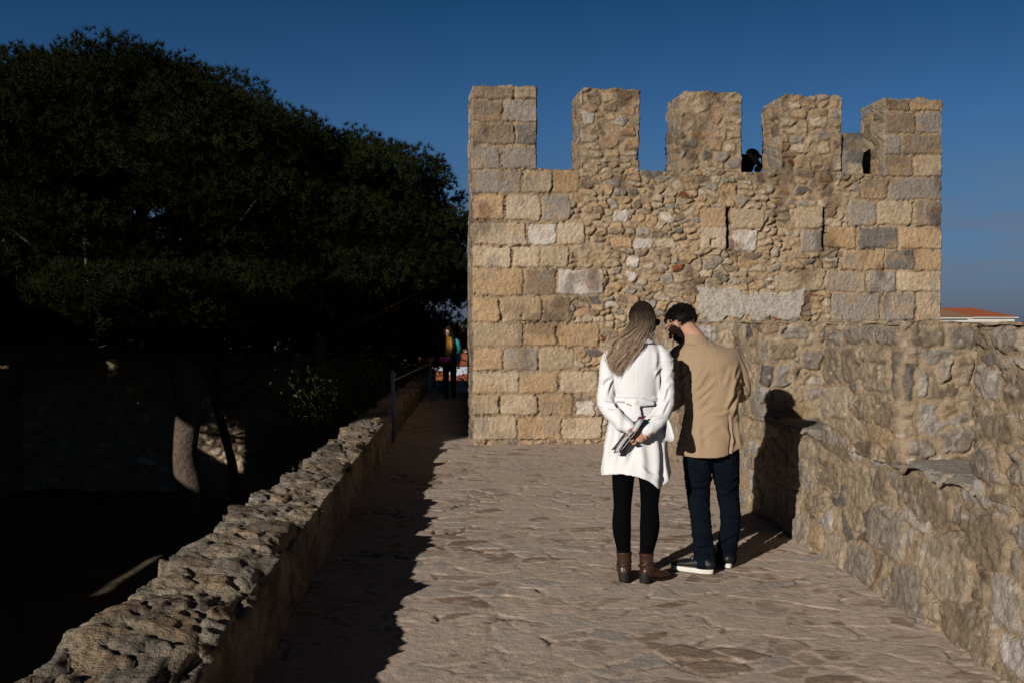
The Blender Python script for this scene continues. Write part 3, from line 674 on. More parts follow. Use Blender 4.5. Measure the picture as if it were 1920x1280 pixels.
# ------------------------------------------------------------------ wall added left of the picture to shade the scene, and the old wall behind the pines
def wall_with_holes(name, p, q, zb, zt_, thick, holes, label):
    """p,q plan ends; holes (s0,s1,z0,z1)"""
    p = np.array(p, float); q = np.array(q, float); ln = np.linalg.norm(q - p); t = (q - p) / ln; n = np.array([-t[1], t[0]])
    ss = sorted({0.0, ln} | {v for h in holes for v in h[:2] if 0 < v < ln}); zs_ = sorted({zb, zt_} | {v for h in holes for v in h[2:] if zb < v < zt_})
    sv = []; 
    for a, b in zip(ss[:-1], ss[1:]):
        k = max(1, int((b - a) / .25)); sv += list(np.linspace(a, b, k, endpoint=False))
    sv.append(ss[-1]); zv = []
    for a, b in zip(zs_[:-1], zs_[1:]):
        k = max(1, int((b - a) / .25)); zv += list(np.linspace(a, b, k, endpoint=False))
    zv.append(zs_[-1]); sv = np.array(sv); zv = np.array(zv)
    S, Zq = np.meshgrid(sv, zv, indexing='ij')
    h = .05 * fbm(S.ravel() * 2, Zq.ravel() * 2, seed=700)
    fr = np.stack([p[0] + t[0] * S.ravel() + n[0] * h, p[1] + t[1] * S.ravel() + n[1] * h, Zq.ravel()], 1)
    bk = fr + np.array([n[0], n[1], 0]) * -thick
    nv = len(fr); nzv = len(zv)
    sc_ = (sv[:-1] + sv[1:]) / 2; zc_ = (zv[:-1] + zv[1:]) / 2; SC, ZC = np.meshgrid(sc_, zc_, indexing='ij')
    m = np.ones(SC.shape, bool)
    for h_ in holes: m &= ~((SC > h_[0]) & (SC < h_[1]) & (ZC > h_[2]) & (ZC < h_[3]))
    Fq = []
    MP = np.pad(m, 1)
    for i, j in zip(*np.nonzero(m)):
        a = i * nzv + j; b = a + nzv; c = b + 1; d = a + 1
        Fq += [(a, b, c, d), (nv + d, nv + c, nv + b, nv + a)]
        if not MP[i + 2, j + 1]: Fq.append((b, nv + b, nv + c, c))
        if not MP[i, j + 1]: Fq.append((d, nv + d, nv + a, a))
        if not MP[i + 1, j + 2]: Fq.append((c, nv + c, nv + d, d))
        if not MP[i + 1, j]: Fq.append((a, nv + a, nv + b, b))
    V = np.concatenate([fr, bk])
    si, e, h2 = stones(V[:, 0] * .3 + V[:, 1], V[:, 2], .5, .3, 711)
    base = np.array([p[0], p[1], 0])
    o = mesh(name, V - base, np.array(Fq), M_stone, None, col=PAL[pick(h2, [10, 5, 20, 12, 1, 2, 6, 20, 0])]); o.location = base
    tag(o, label, 'wall'); return o
holes = [(24 + 10.4, 24 + 12.5, 1.9, 3.5), (24 + 7.0, 24 + 10.6, .55, .95), (24 + 17.6, 24 + 20.0, 1.05, 2.75), (24 + 21.6, 24 + 23.8, 1.25, 2.45)]  # openings placed to let sun patches reach the trunk, ground and old wall
# top stepped to shape the added wall's shadow, with battlement gaps
holes.append((-1, 17.6, 6.2, 12)); holes.append((29.5, 60, 5.3, 12))
for k in range(8): holes.append((.6 + k * 2.0, 1.3 + k * 2.0, 5.4, 6.4))
for k in range(5): holes.append((18.4 + k * 2.2, 19.1 + k * 2.2, 7.9, 8.9))
for k in range(12): holes.append((30.1 + k * 2.0, 30.8 + k * 2.0, 4.5, 5.5))
wall_with_holes('shading_wall', (-14, -24), (-14, 31), -4, 8.65, .5, holes, 'tall wall added to shade the pine trees, pierced for sun patches, mostly out of view')
def old_wall(s, t, h):
    q = np.stack([-15.5 + s, 27.0 + .10 * s - h * 1.5 + .25 * np.sin(s * .7) , t - (.5 * sst(7, 13, s) + .25 * vn(s * 1.2, s * 0, seed=8)) * (t > -1.5)], 1); return q - np.array([-15.5, 27.0, 0])
ow = masonry_sheet('old_wall', old_wall, 0, 13.2, -3.8, .9, .04, M_stone, None, seed=720, cw=.35, ch=.22, weights=(30, 20, 5, 5, 4, 10, 0, 20, 0), amp=.06)
ow.location = (-15.5, 27.0, 0); tag(ow, 'broken sandstone wall standing in patchy sunlight behind the pine trunks', 'wall')

# ------------------------------------------------------------------ tubes and the fusing of organic shapes
def smooth_path(P, Rr, k=4):
    P = np.asarray(P, float); Rr = np.asarray([(r, r) if np.isscalar(r) else r for r in Rr], float)
    if len(P) < 3: 
        t = np.linspace(0, 1, k * 2 + 1)[:, None]; return P[0] * (1 - t) + P[1] * t, Rr[0] * (1 - t) + Rr[1] * t
    Pe = np.vstack([2 * P[0] - P[1], P, 2 * P[-1] - P[-2]]); Re = np.vstack([Rr[0], Rr, Rr[-1]])
    o = []; r = []
    for i in range(1, len(Pe) - 2):
        for j in range(k):
            t = j / k
            def cr(A): return .5 * ((2 * A[i]) + (-A[i - 1] + A[i + 1]) * t + (2 * A[i - 1] - 5 * A[i] + 4 * A[i + 1] - A[i + 2]) * t * t + (-A[i - 1] + 3 * A[i] - 3 * A[i + 1] + A[i + 2]) * t ** 3)
            o.append(cr(Pe)); r.append(np.maximum(cr(Re), .0005))
    o.append(Pe[-2]); r.append(Re[-2])
    return np.array(o), np.array(r)
def tube(P, Rr, n=16, k=4, cap=True, up=(0, 0, 1)):
    P, Rr = smooth_path(P, Rr, k)
    T = np.gradient(P, axis=0); T /= np.linalg.norm(T, axis=1)[:, None] + 1e-9
    if cap:    # rounded ends
        a = Rr[0].mean(); b = Rr[-1].mean()
        P = np.vstack([P[0] - T[0] * a * .8, P[0] - T[0] * a * .5, P, P[-1] + T[-1] * b * .5, P[-1] + T[-1] * b * .8])
        Rr = np.vstack([Rr[0] * .4, Rr[0] * .82, Rr, Rr[-1] * .82, Rr[-1] * .4]); T = np.vstack([T[0], T[0], T, T[-1], T[-1]])
    u = np.array(up, float)
    if abs(u @ T[0]) > .9: u = np.array([1., 0, 0]) if abs(T[0][0]) < .8 else np.array([0, 1., 0])
    V = []; th = np.linspace(0, 2 * np.pi, n, endpoint=False)
    for p, t, r in zip(P, T, Rr):
        u = u - t * (u @ t); u /= np.linalg.norm(u) + 1e-9; v = np.cross(t, u)
        V.append(p + np.cos(th)[:, None] * v * r[0] + np.sin(th)[:, None] * u * r[1])
    m = len(P); V = np.vstack(V)
    F = [(i * n + j, i * n + (j + 1) % n, (i + 1) * n + (j + 1) % n, (i + 1) * n + j) for i in range(m - 1) for j in range(n)]
    F.append(tuple(range(n))[::-1]); F.append(tuple((m - 1) * n + j for j in range(n)))
    return V, F
def ellip(c, r, rot=None, n=20, m=12):
    V = [(0, 0, -1)]; 
    for i in range(1, m):
        a = math.pi * i / m - math.pi / 2
        for j in range(n): V.append((math.cos(a) * math.cos(2 * math.pi * j / n), math.cos(a) * math.sin(2 * math.pi * j / n), math.sin(a)))
    V.append((0, 0, 1)); V = np.array(V) * np.array(r)
    if rot is not None: V = V @ np.array(Euler(rot).to_matrix()).T
    V = V + np.array(c)
    F = [(0, 1 + (j + 1) % n, 1 + j) for j in range(n)]
    for i in range(m - 2): F += [(1 + i * n + j, 1 + i * n + (j + 1) % n, 1 + (i + 1) * n + (j + 1) % n, 1 + (i + 1) * n + j) for j in range(n)]
    l = len(V) - 1; F += [(l, 1 + (m - 2) * n + j, 1 + (m - 2) * n + (j + 1) % n) for j in range(n)]
    return V, F
def loft(rings, n=64, flute=None, hollow=.14):
    """rings: (cx,cy,z,rx,ry) from top to hem; flute(theta, f)->radius factor; the hem is turned inward"""
    Rg = np.array(rings, float); k = len(Rg); t = np.arange(k); tt = np.linspace(0, k - 1, (k - 1) * 5 + 1)
    G = np.stack([np.interp(tt, t, Rg[:, q]) for q in range(5)], 1)
    for _ in range(2): G[1:-1] = (G[:-2] + 2 * G[1:-1] + G[2:]) / 4
    th = np.linspace(0, 2 * np.pi, n, endpoint=False); V = []
    def ring(g, sc=1, dz=0):
        fx = flute(th, g[2]) if flute else (1 + 0 * th, 0 * th)
        return np.stack([g[0] + np.cos(th) * g[3] * fx[0] * sc, g[1] + np.sin(th) * g[4] * fx[0] * sc, g[2] + dz + fx[1]], 1)
    for g in G: V.append(ring(g))
    rows = len(G)
    if hollow:
        V.append(ring(G[-1], .94)); g2 = G[-1].copy(); V.append(ring(g2, .80, hollow)); rows += 2
    V = np.vstack(V)
    F = [(i * n + j, (i + 1) * n + j, (i + 1) * n + (j + 1) % n, i * n + (j + 1) % n) for i in range(rows - 1) for j in range(n)]
    F.append(tuple(range(n))); F.append(tuple((rows - 1) * n + j for j in range(n))[::-1])
    return V, F
def fuse(name, parts, mat, parent, voxel=.006, smooth=4, creases=(), noise=.0, nscale=14, col=None, seed=0, back_only=True, fold=0):
    V, F = join(parts)
    me = bpy.data.meshes.new('tmp'); me.from_pydata([tuple(v) for v in V], [], F)
    o = bpy.data.objects.new('tmp', me); C.objects.link(o)
    r = o.modifiers.new('r', 'REMESH'); r.mode = 'VOXEL'; r.voxel_size = voxel
    s = o.modifiers.new('s', 'SMOOTH'); s.factor = .5; s.iterations = smooth
    dg = bpy.context.evaluated_depsgraph_get(); m2_ = bpy.data.meshes.new_from_object(o.evaluated_get(dg))
    bpy.data.objects.remove(o); bpy.data.meshes.remove(me)
    n = len(m2_.vertices); co = np.empty(n * 3, np.float32); m2_.vertices.foreach_get('co', co); co = co.reshape(-1, 3).astype(float)
    no = np.empty(n * 3, np.float32); m2_.vertices.foreach_get('normal', no); no = no.reshape(-1, 3).astype(float)
    d = np.zeros(n)
    if noise: d += noise * fbm(co[:, 0] * nscale, co[:, 1] * nscale, co[:, 2] * nscale, seed=seed, o=3)
    if fold:
        for q, (a_, b_) in enumerate(((15, 6), (-13, 8), (4, 22))):
            nz_ = fbm(co[:, 0] * a_ + co[:, 2] * b_ * .6, co[:, 1] * 9, co[:, 2] * b_, seed=seed + 50 + q, o=2)
            msk = sst(-.1, .5, vn(co[:, 0] * 4, co[:, 1] * 4, co[:, 2] * 4, seed=seed + 60 + q))
            d += fold * msk * (np.clip(1 - np.abs(nz_) * 4.5, 0, 1) ** 1.5 - .25)
    for cr in creases:
        x0, z0_, x1, z1_, wd_, am = cr[:6]
        vx, vz = x1 - x0, z1_ - z0_; L2 = vx * vx + vz * vz
        t = ((co[:, 0] - x0) * vx + (co[:, 2] - z0_) * vz) / L2; tcl = np.clip(t, 0, 1)
        bend = .012 * np.sin(tcl * 3 + x0 * 40)
        nxp, nzp = -vz / math.sqrt(L2), vx / math.sqrt(L2)
        dd = (co[:, 0] - x0 - vx * tcl) * nxp + (co[:, 2] - z0_ - vz * tcl) * nzp + bend
        far = np.hypot((t - tcl) * math.sqrt(L2), 0)
        wv = np.exp(-(dd / wd_) ** 2) * np.exp(-(far / (wd_ * 1.5)) ** 2) * (np.sin(np.pi * np.clip(t, .02, .98)) ** .5)
        shp = wv - .6 * np.exp(-((dd - wd_ * 1.4) / wd_) ** 2) * np.exp(-(far / (wd_ * 1.5)) ** 2) * (np.sin(np.pi * np.clip(t, .02, .98)) ** .5)
        if back_only: shp = shp * sst(.25, -.15, no[:, 1])
        d += am * 1.7 * shp
    co = co + no * d[:, None]
    m2_.vertices.foreach_set('co', co.astype(np.float32).ravel())
    m2_.name = name; m2_.materials.clear(); m2_.materials.append(mat)
    m2_.polygons.foreach_set('use_smooth', np.ones(len(m2_.polygons), bool)); m2_.update()
    if col is not None:
        a = m2_.color_attributes.new('Col', 'FLOAT_COLOR', 'POINT'); c4 = np.ones((n, 4), np.float32); c4[:, :3] = col(co); a.data.foreach_set('color', c4.ravel())
    ob = bpy.data.objects.new(name, m2_); C.objects.link(ob); ob.parent = parent
    return ob
def xf(part, M):
    V, F = part; V = np.asarray(V) @ np.array(M.to_3x3()).T + np.array(M.translation); return V, F
def head_parts(M, female=False):
    k = .94 if female else 1.04
    P = [ellip((0, -.008, .022), (.073, .094, .090)), ellip((0, .022, -.035), (.056, .066, .080)), ellip((0, .050, -.088), (.030, .032, .024)),
         tube([(0, .084, .018), (0, .098, -.004), (0, .112, -.028)], [.008, .010, .013], 12), ellip((0, .086, -.060), (.024, .013, .011)),
         ellip((.026, .080, .012), (.02, .012, .012)), ellip((-.026, .080, .012), (.02, .012, .012)), ellip((0, .078, .034), (.046, .016, .010)),
         ellip((.075, .0, -.012), (.010, .018, .031), (R(-12), 0, 0)), ellip((-.075, .0, -.012), (.010, .018, .031), (R(-12), 0, 0)),
         ellip((.078, -.004, .004), (.008, .012, .014)), ellip((-.078, -.004, .004), (.008, .012, .014))]
    return [xf((p[0] * k, p[1]), M) for p in P]
def hand_parts(wrist, along, palm, curl=.5, side=1, k=1.0):
    """along: wrist to fingertips, palm: direction the palm faces, side: +1 thumb on +x of the hand frame"""
    y_ = Vector(along).normalized(); z_ = (Vector(palm) - Vector(palm).dot(y_) * y_).normalized(); x_ = y_.cross(z_)
    M = Matrix((x_, y_, z_)).transposed().to_4x4(); M.translation = Vector(wrist)
    P = [tube([(0, -.03, 0), (0, .0, 0)], [(.024, .018), (.026, .017)], 12), tube([(0, .01, 0), (0, .05, .0), (0, .085, .002)], [(.028, .015), (.039, .015), (.040, .013)], 14, up=(0, 0, 1))]
    for i, (fx, ln) in enumerate(((.031, .070), (.0105, .079), (-.0105, .073), (-.030, .058))):
        p = np.array([fx * side, .085, .001]); pts_ = [p - np.array([0, .02, 0]), p]; a = .25 * curl
        for sgl in (.45, .32, .27):
            a += curl * (.75 + .1 * i); pts_.append(pts_[-1] + ln * sgl * np.array([fx * side * .9, math.cos(a), math.sin(a)]))
        P.append(tube(pts_, [.0085, .0088, .0085, .0078, .0066], 10, 2))
    P.append(tube([(.026 * side, .02, .006), (.045 * side, .045, .014), (.052 * side, .068, .026), (.048 * side, .090, .036)], [.013, .0105, .0095, .008], 10, 2))
    return [xf((p[0] * k, p[1]), M) for p in P]

# ------------------------------------------------------------------ the woman in the white coat
WX, WY = .742, 6.02
wom = empty('person', (WX, WY, 0), 'woman with long dark blonde hair in a white belted coat, hands behind her back', 'person', 'couple reading together')
HW = Matrix.Translation((.052, .035, 1.578)) @ Euler((R(-16), R(4), R(-52)), 'ZYX').to_matrix().to_4x4()
HW = Matrix.Translation((.052, .035, 1.578)) @ Matrix.Rotation(R(-50), 4, 'Z') @ Matrix.Rotation(R(-14), 4, 'X')
lw_, rw_ = (-.045, -.150, .945), (.045, -.165, .925)
bodyW = head_parts(HW, True) + [tube([(.04, .015, 1.53), (.025, .0, 1.44)], [.048, .052]),
    loft([(.02, 0, 1.44, .07, .06), (.01, 0, 1.38, .13, .075), (.01, 0, 1.25, .14, .09), (.01, 0, 1.1, .115, .08), (.01, 0, .92, .15, .11), (.01, 0, .84, .15, .1)], 24, hollow=0),
    tube([(-.14, 0, 1.36), (-.165, -.04, 1.09), lw_], [.04, .034, .022]), tube([(.155, 0, 1.37), (.172, -.04, 1.10), rw_], [.04, .034, .022]),
    tube([(-.06, 0, .86), (-.07, .005, .5), (-.055, .0, .12)], [.07, .045, .03]), tube([(.08, 0, .86), (.085, -.005, .5), (.085, -.01, .12)], [.07, .045, .03])]
bodyW += hand_parts(lw_, (.10, -.02, -.085), (0, -.6, .6), .7, -1) + hand_parts(rw_, (-.11, .0, -.055), (.1, -1, .2), .75, 1)
fuse('body', bodyW, M_skin, wom, .0045, 2)
# leggings
LG = [tube([(-.055, .0, .90), (-.068, .0, .62), (-.070, .012, .46), (-.078, -.012, .33), (-.062, .0, .18), (-.060, .0, .13)], [(.080, .085), (.064, .068), (.052, .055), (.055, .058), (.038, .042), (.037, .04)], 24),
      tube([(.075, .0, .90), (.094, -.01, .62), (.092, .0, .46), (.090, -.03, .33), (.072, -.025, .18), (.070, -.03, .13)], [(.080, .085), (.064, .068), (.052, .055), (.056, .060), (.037, .042), (.036, .04)], 24),
      ellip((.01, 0, .93), (.14, .10, .09))]
fuse('leggings', LG, M_black, wom, .007, 5, noise=.002, nscale=30)
# coat
def fl_w(th, z):
    k = np.clip((1.06 - z) / .45, 0, 1)
    r = 1 + k * (.055 * np.cos(5 * th + .6) + .035 * np.cos(8 * th + 2.1) + .02 * np.cos(13 * th))
    hemk = np.clip((.80 - z) / .15, 0, 1)
    dz = hemk * (-.075 * np.exp(-((np.mod(th + np.pi, 2 * np.pi) - np.pi + .75) / .42) ** 2) + .012 * np.cos(3 * th))
    return r, dz
coatP = [loft([(.028, .010, 1.475, .050, .052), (.028, .006, 1.445, .085, .070), (.022, 0, 1.405, .145, .086), (.016, 0, 1.36, .172, .098), (.012, 0, 1.29, .170, .112), (.010, 0, 1.20, .155, .110),
                (.010, 0, 1.115, .136, .102), (.010, 0, 1.07, .146, .110), (.008, 0, .96, .168, .128), (.005, 0, .84, .186, .145), (.004, 0, .74, .198, .155), (.003, 0, .655, .210, .165)], 96, fl_w, .1)]
coatP += [tube([(-.120, .0, 1.375), (-.150, -.010, 1.33), (-.166, -.02, 1.20), (-.172, -.045, 1.08), (-.120, -.105, 1.005), (-.050, -.150, .945)], [(.052, .052), (.056, .058), (.050, .055), (.053, .056), (.048, .05), (.044, .044)], 28, 5),
          tube([(.145, .0, 1.385), (.172, -.010, 1.34), (.180, -.02, 1.20), (.176, -.05, 1.08), (.125, -.115, .985), (.052, -.160, .930)], [(.052, .052), (.056, .058), (.050, .055), (.053, .056), (.048, .05), (.044, .044)], 28, 5)]
# collar that lies back over the shoulders
def band(zc, rx, ry, h, th_, cx=.028, cy=.006, n=48, slope=.3, tilt=0):
    a = np.linspace(0, 2 * np.pi, n, endpoint=False); V = []
    for dz, ro in ((h / 2, -slope), (-h / 2, slope), (-h / 2, slope + th_ / .05), (h / 2, -slope + th_ / .05)):
        V.append(np.stack([cx + np.cos(a) * (rx + .05 * ro), cy + np.sin(a) * (ry + .05 * ro), zc + dz + tilt * np.cos(a)], 1))
    V = np.vstack(V); F = [(q * n + j, q * n + (j + 1) % n, ((q + 1) % 4) * n + (j + 1) % n, ((q + 1) % 4) * n + j) for q in range(4) for j in range(n)]
    return V, F
# belt with its knot and the two lapped skirt flaps
coatP += [band(1.108, .146, .114, .030, .008, cx=.010, cy=-.001, slope=0), tube([(-.065, -.120, 1.100), (-.02, -.132, 1.098), (.03, -.132, 1.094), (.10, -.112, 1.085)], [(.006, .018), (.008, .026), (.008, .026), (.006, .014)], 12),
          ellip((-.012, -.138, 1.097), (.020, .012, .020)), tube([(-.012, -.138, 1.09), (-.005, -.146, 1.03), (.008, -.150, .975)], [(.026, .006), (.030, .006), (.032, .005)], 12, up=(0, 1, 0))]
coatP += [tube([(.155, -.07, 1.03), (.185, -.085, .95), (.20, -.085, .885)], [(.012, .040), (.016, .058), (.018, .066)], 16, up=(.3, -1, 0))]
crW = [(-.16, 1.24, -.20, 1.19, .010, .006), (-.13, 1.22, -.185, 1.15, .010, .006), (-.14, 1.10, -.10, 1.03, .010, .006), (-.20, 1.08, -.13, 1.09, .010, .006), (-.18, 1.04, -.11, 1.06, .009, .005),
       (.12, 1.26, .155, 1.12, .012, .007), (.20, 1.18, .14, 1.10, .010, .006), (.20, 1.10, .13, 1.04, .010, .006), (.14, 1.02, .06, .97, .010, .005), (.15, 1.30, .115, 1.24, .010, .005),
       (-.05, 1.40, -.08, 1.30, .02, .004), (.10, 1.40, .12, 1.28, .016, .004), (0, 1.36, .0, 1.13, .004, -.0008), (-.10, 1.02, -.14, .72, .022, .009), (-.04, .92, -.09, .68, .020, .008), (.03, .90, .03, .66, .026, .006),
       (.10, .90, .13, .62, .022, .010), (.17, .85, .19, .60, .018, .008), (-.17, .95, -.19, .70, .016, .007), (.02, .72, .12, .64, .016, .007)]
cw = fuse('coat', coatP, M_white, wom, .0052, 4, crW, .003, 13, seed=3, fold=.0045)
fuse('collar', [band(1.470, .066, .066, .060, .012, slope=.38)], M_white, wom, .0035, 3)
tg_ = mesh('label_tag', *box_vf(-.021, .021, -.003, .003, -.004, .004), M_heel, cw, smooth=False); tg_.location = (-.004, -.103, 1.408)
tg_.name = 'neck_tag'
# boots
def boot(nm, cx, cy, yaw, parent):
    e_ = empty(nm, (0, 0, 0), None, None); e_.parent = parent; e_.location = (cx, cy, 0); e_.rotation_euler = (0, 0, yaw)
    up_ = fuse('upper', [tube([(0, .0, .178), (0, .0, .15), (0, .0, .12), (0, .004, .075), (0, .012, .055)], [(.047, .050), (.041, .045), (.038, .044), (.037, .047), (.035, .045)], 24, 4, cap=False),
        tube([(0, -.01, .062), (0, .05, .048), (0, .10, .034), (0, .15, .026), (0, .185, .022)], [(.037, .04), (.037, .034), (.040, .026), (.038, .020), (.024, .014)], 20)], M_leather, e_, .005, 4, noise=.0025, nscale=30)
    Vh, Fh = join([loft([(0, -.012, .055, .036, .034), (0, -.014, .03, .034, .032), (0, -.016, .0, .031, .028)], 20, hollow=0)])
    mesh('heel', Vh, Fh, M_heel, e_)
    mesh('sole', *join([tube([(0, .02, .022), (0, .06, .010), (0, .11, .006), (0, .16, .006), (0, .190, .010)], [(.030, .005), (.036, .006), (.040, .006), (.036, .006), (.022, .005)], 16)]), M_heel, e_)
    st = fuse('strap', [band(.105, .042, .048, .016, .006, cx=0, cy=.002, slope=0, tilt=.012)], M_leather, e_, .003, 1)
    bk_ = mesh('buckle', *join([box_vf(-.052, -.046, -.012, .014, .092, .118), box_vf(-.056, -.050, -.006, .008, .098, .112)]), M_metal, st, smooth=False)
    return e_
boot('boot', -.061, .0, R(-8), wom); boot('boot', .070, -.03, R(-52), wom)
# sunglasses
def glasses(M, parent, nm, frame, lens, full=True):
    g_ = empty(nm, (0, 0, 0), None, None); g_.parent = parent
    fr_ = []
    for sx in (-1, 1):
        a = np.linspace(0, 2 * np.pi, 17)[:-1]; ring = [(sx * .032 + .025 * math.cos(t), .094, .010 + .021 * math.sin(t)) for t in a] + [(sx * .032 + .025, .094, .010)]
        fr_.append(tube(ring, [.0022] * len(ring), 6, 2)); fr_.append(tube([(sx * .058, .092, .018), (sx * .074, .05, .016), (sx * .078, -.005, .010)], [.0024] * 3, 6, 2))
    fr_.append(tube([(-.008, .096, .014), (0, .099, .016), (.008, .096, .014)], [.002] * 3, 6, 2))
    V, F = xf(join(fr_), M); mesh('frame', V, F, frame, g_)
    for sx in (-1, 1):
        V, F = xf(ellip((sx * .032, .094, .010), (.024, .0025, .020)), M)
        if lens: mesh('lens', V, F, lens, g_)
glasses(HW, wom, 'sunglasses', M_heel, M_glass)
# long hair: cap and strands swept over the left shoulder
rnd = random.Random(5)
def strands(name, roots_tips, parent, colfun, mat=M_hair, w=.0035, base=None):
    Vs = []; Cs = []; Fs = []; n = 0
    for pts_, w_ in roots_tips:
        P_, _ = smooth_path(pts_, [.001] * len(pts_), 4)
        T = np.gradient(P_, axis=0); T /= np.linalg.norm(T, axis=1)[:, None] + 1e-9
        sd_ = np.cross(T, np.array([rnd.uniform(-.6, .6), -1, rnd.uniform(-.3, .3)])); sd_ /= np.linalg.norm(sd_, axis=1)[:, None] + 1e-9
        up_ = np.cross(sd_, T)
        k = len(P_); tt = np.linspace(0, 1, k); ww = w_ * (1 - .75 * tt ** 3)
        Vs.append(np.stack([P_ - sd_ * ww[:, None], P_ + up_ * ww[:, None] * .8, P_ + sd_ * ww[:, None]], 1).reshape(-1, 3))
        c_ = colfun(P_, tt, rnd.random()); Cs.append(np.repeat(c_, 3, axis=0))
        for i in range(k - 1):
            for q in (0, 1): Fs.append((n + i * 3 + q, n + i * 3 + q + 1, n + (i + 1) * 3 + q + 1, n + (i + 1) * 3 + q))
        n += 3 * k
    V = np.vstack(Vs); Cc = np.vstack(Cs)
    if base is not None:
        bV, bF, bC = base; Fs += [tuple(i + n for i in f) for f in bF]; V = np.vstack([V, bV]); Cc = np.vstack([Cc, bC])
    return mesh(name, V, Fs, mat, parent, col=Cc)
def wcol(P_, tt, r):
    t = sst(1.63, 1.42, P_[:, 2] + .09 * (r - .5))[:, None]
    lum = .45 + 1.0 * r
    c_ = np.array([.020, .013, .009]) * (1 - t) + np.array([.40, .28, .19]) * t
    return c_ * lum
hc = np.array(HW.translation); st_ = []
for q in range(3600):
    # root on the upper/back skull
    th_ = rnd.uniform(0, 2 * math.pi); ph = rnd.uniform(.12, 1.25)
    rv = np.array([math.cos(th_) * math.sin(ph), math.sin(th_) * math.sin(ph), math.cos(ph)])
    if rv @ np.array([.77, .64, -.1]) > .55: continue
    rt = hc + rv * np.array([.076, .092, .092]) + np.array([-.005, -.012, .022])
    ang = math.atan2(rv[1], rv[0])
    side = rnd.random()
    # waypoints: down the back of the head, gathered towards the left shoulder
    wdt = rnd.gauss(0, .034)
    lenk = rnd.uniform(.70, 1.0) if rnd.random() < .8 else rnd.uniform(.4, .8)
    m_ = hc + np.array([rv[0] * .083, min(rv[1] * .09, .02) - .035, -.02 + rnd.uniform(-.02, .02)])
    tip = np.array([-.150 + wdt * .42 + rnd.gauss(0, .012), -.118 + rnd.gauss(0, .014), 1.268 + abs(rnd.gauss(0, .035)) - wdt * .5])
    n_ = np.array([-.050 + wdt * 1.0 + rv[0] * .035, -.085 + rnd.gauss(0, .012), 1.440 + rnd.gauss(0, .01)])
    if rv[0] > .42:      # strands at her right cheek stay short behind the collar
        n_ = np.array([.085 + wdt * .3, -.035 + rnd.gauss(0, .01), 1.50]); tip = np.array([.060 + wdt * .3, -.05, 1.452]); lenk = 1
    end = n_ + (tip - n_) * lenk
    st_.append(([rt * .97 + hc * .03, rt + np.array([0, -.004, -.012]) + (rt - hc) * .05, m_, n_, (n_ + end) / 2 + np.array([0, -.006, 0]), end], rnd.uniform(.0010, .0026)))
bV, bF = ellip(hc + np.array([-.008, -.012, .024]), (.079, .095, .088)); 
keepc = bV
bV2, bF2 = tube([hc + np.array([-.01, -.05, .03]), hc + np.array([-.01, -.062, -.05]), (-.005, -.062, 1.465), (-.060, -.092, 1.41), (-.112, -.108, 1.345)], [(.070, .03), (.062, .028), (.054, .022), (.034, .014), (.014, .006)], 20, up=(0, 1, 0))
mask_face = (bV - hc) @ np.array([.77, .64, -.25]) > .062
bF = [f for f in bF if not any(mask_face[i] for i in f)]
bV_, bF_ = join([(bV, bF), (bV2, bF2)])
bC = wcol(bV_, None, .3) * .8
strands('hair', st_, wom, wcol, base=(bV_, bF_, bC))

# leaflets in her hands
def leaflet(a, b, wv, thick, mat, label, curve=.01):
    a = np.array(a, float); b = np.array(b, float); wv = np.array(wv, float)
    n = 8; V = []; t = np.linspace(0, 1, n); nrm = np.cross(b - a, wv); nrm /= np.linalg.norm(nrm)
    for sgn in (-.5, .5):
        for k in (0, .5, 1):
            for q in t: V.append(a + (b - a) * q + wv * (k - .5) + nrm * (sgn * thick + curve * math.sin(q * 3.0) + .004 * (k == .5)))
    V = np.array(V) ; F = []
    for s_ in (0, 1):
        for k in (0, 1):
            for q in range(n - 1):
                i = s_ * 3 * n + k * n + q; f = (i, i + 1, i + n + 1, i + n); F.append(f if s_ else f[::-1])
    for k in (0, 2):
        for q in range(n - 1): i = k * n + q; F.append((i, i + 1, i + 1 + 3 * n, i + 3 * n))
    for k in (0, 1):
        for q in (0, n - 1): i = k * n + q; F.append((i, i + n, i + n + 3 * n, i + 3 * n))
    o = mesh('leaflet', V - a, F, mat, None); o.location = a + np.array([WX, WY, 0]); tag(o, label, 'leaflet', 'leaflets held behind the back'); return o
leaflet((-.118, -.195, .818), (.010, -.215, 1.005), (.030, -.055, .012), .003, M_paper, 'white folded leaflet held outermost in the bundle behind the woman', .006)
leaflet((-.112, -.180, .812), (.022, -.195, 1.020), (.034, -.050, .010), .004, M_red, 'maroon card leaflet sticking up from the bundle in the woman\'s hands', .006)
leaflet((-.128, -.165, .822), (-.020, -.178, .990), (.050, -.050, .016), .003, M_print, 'dark printed leaflet nearest the white coat in the woman\'s hands', .010)
leaflet((-.135, -.208, .806), (-.040, -.222, .935), (.020, -.050, .010), .003, M_paper, 'pale leaflet with its lower corner poking out furthest below the hands', -.008)

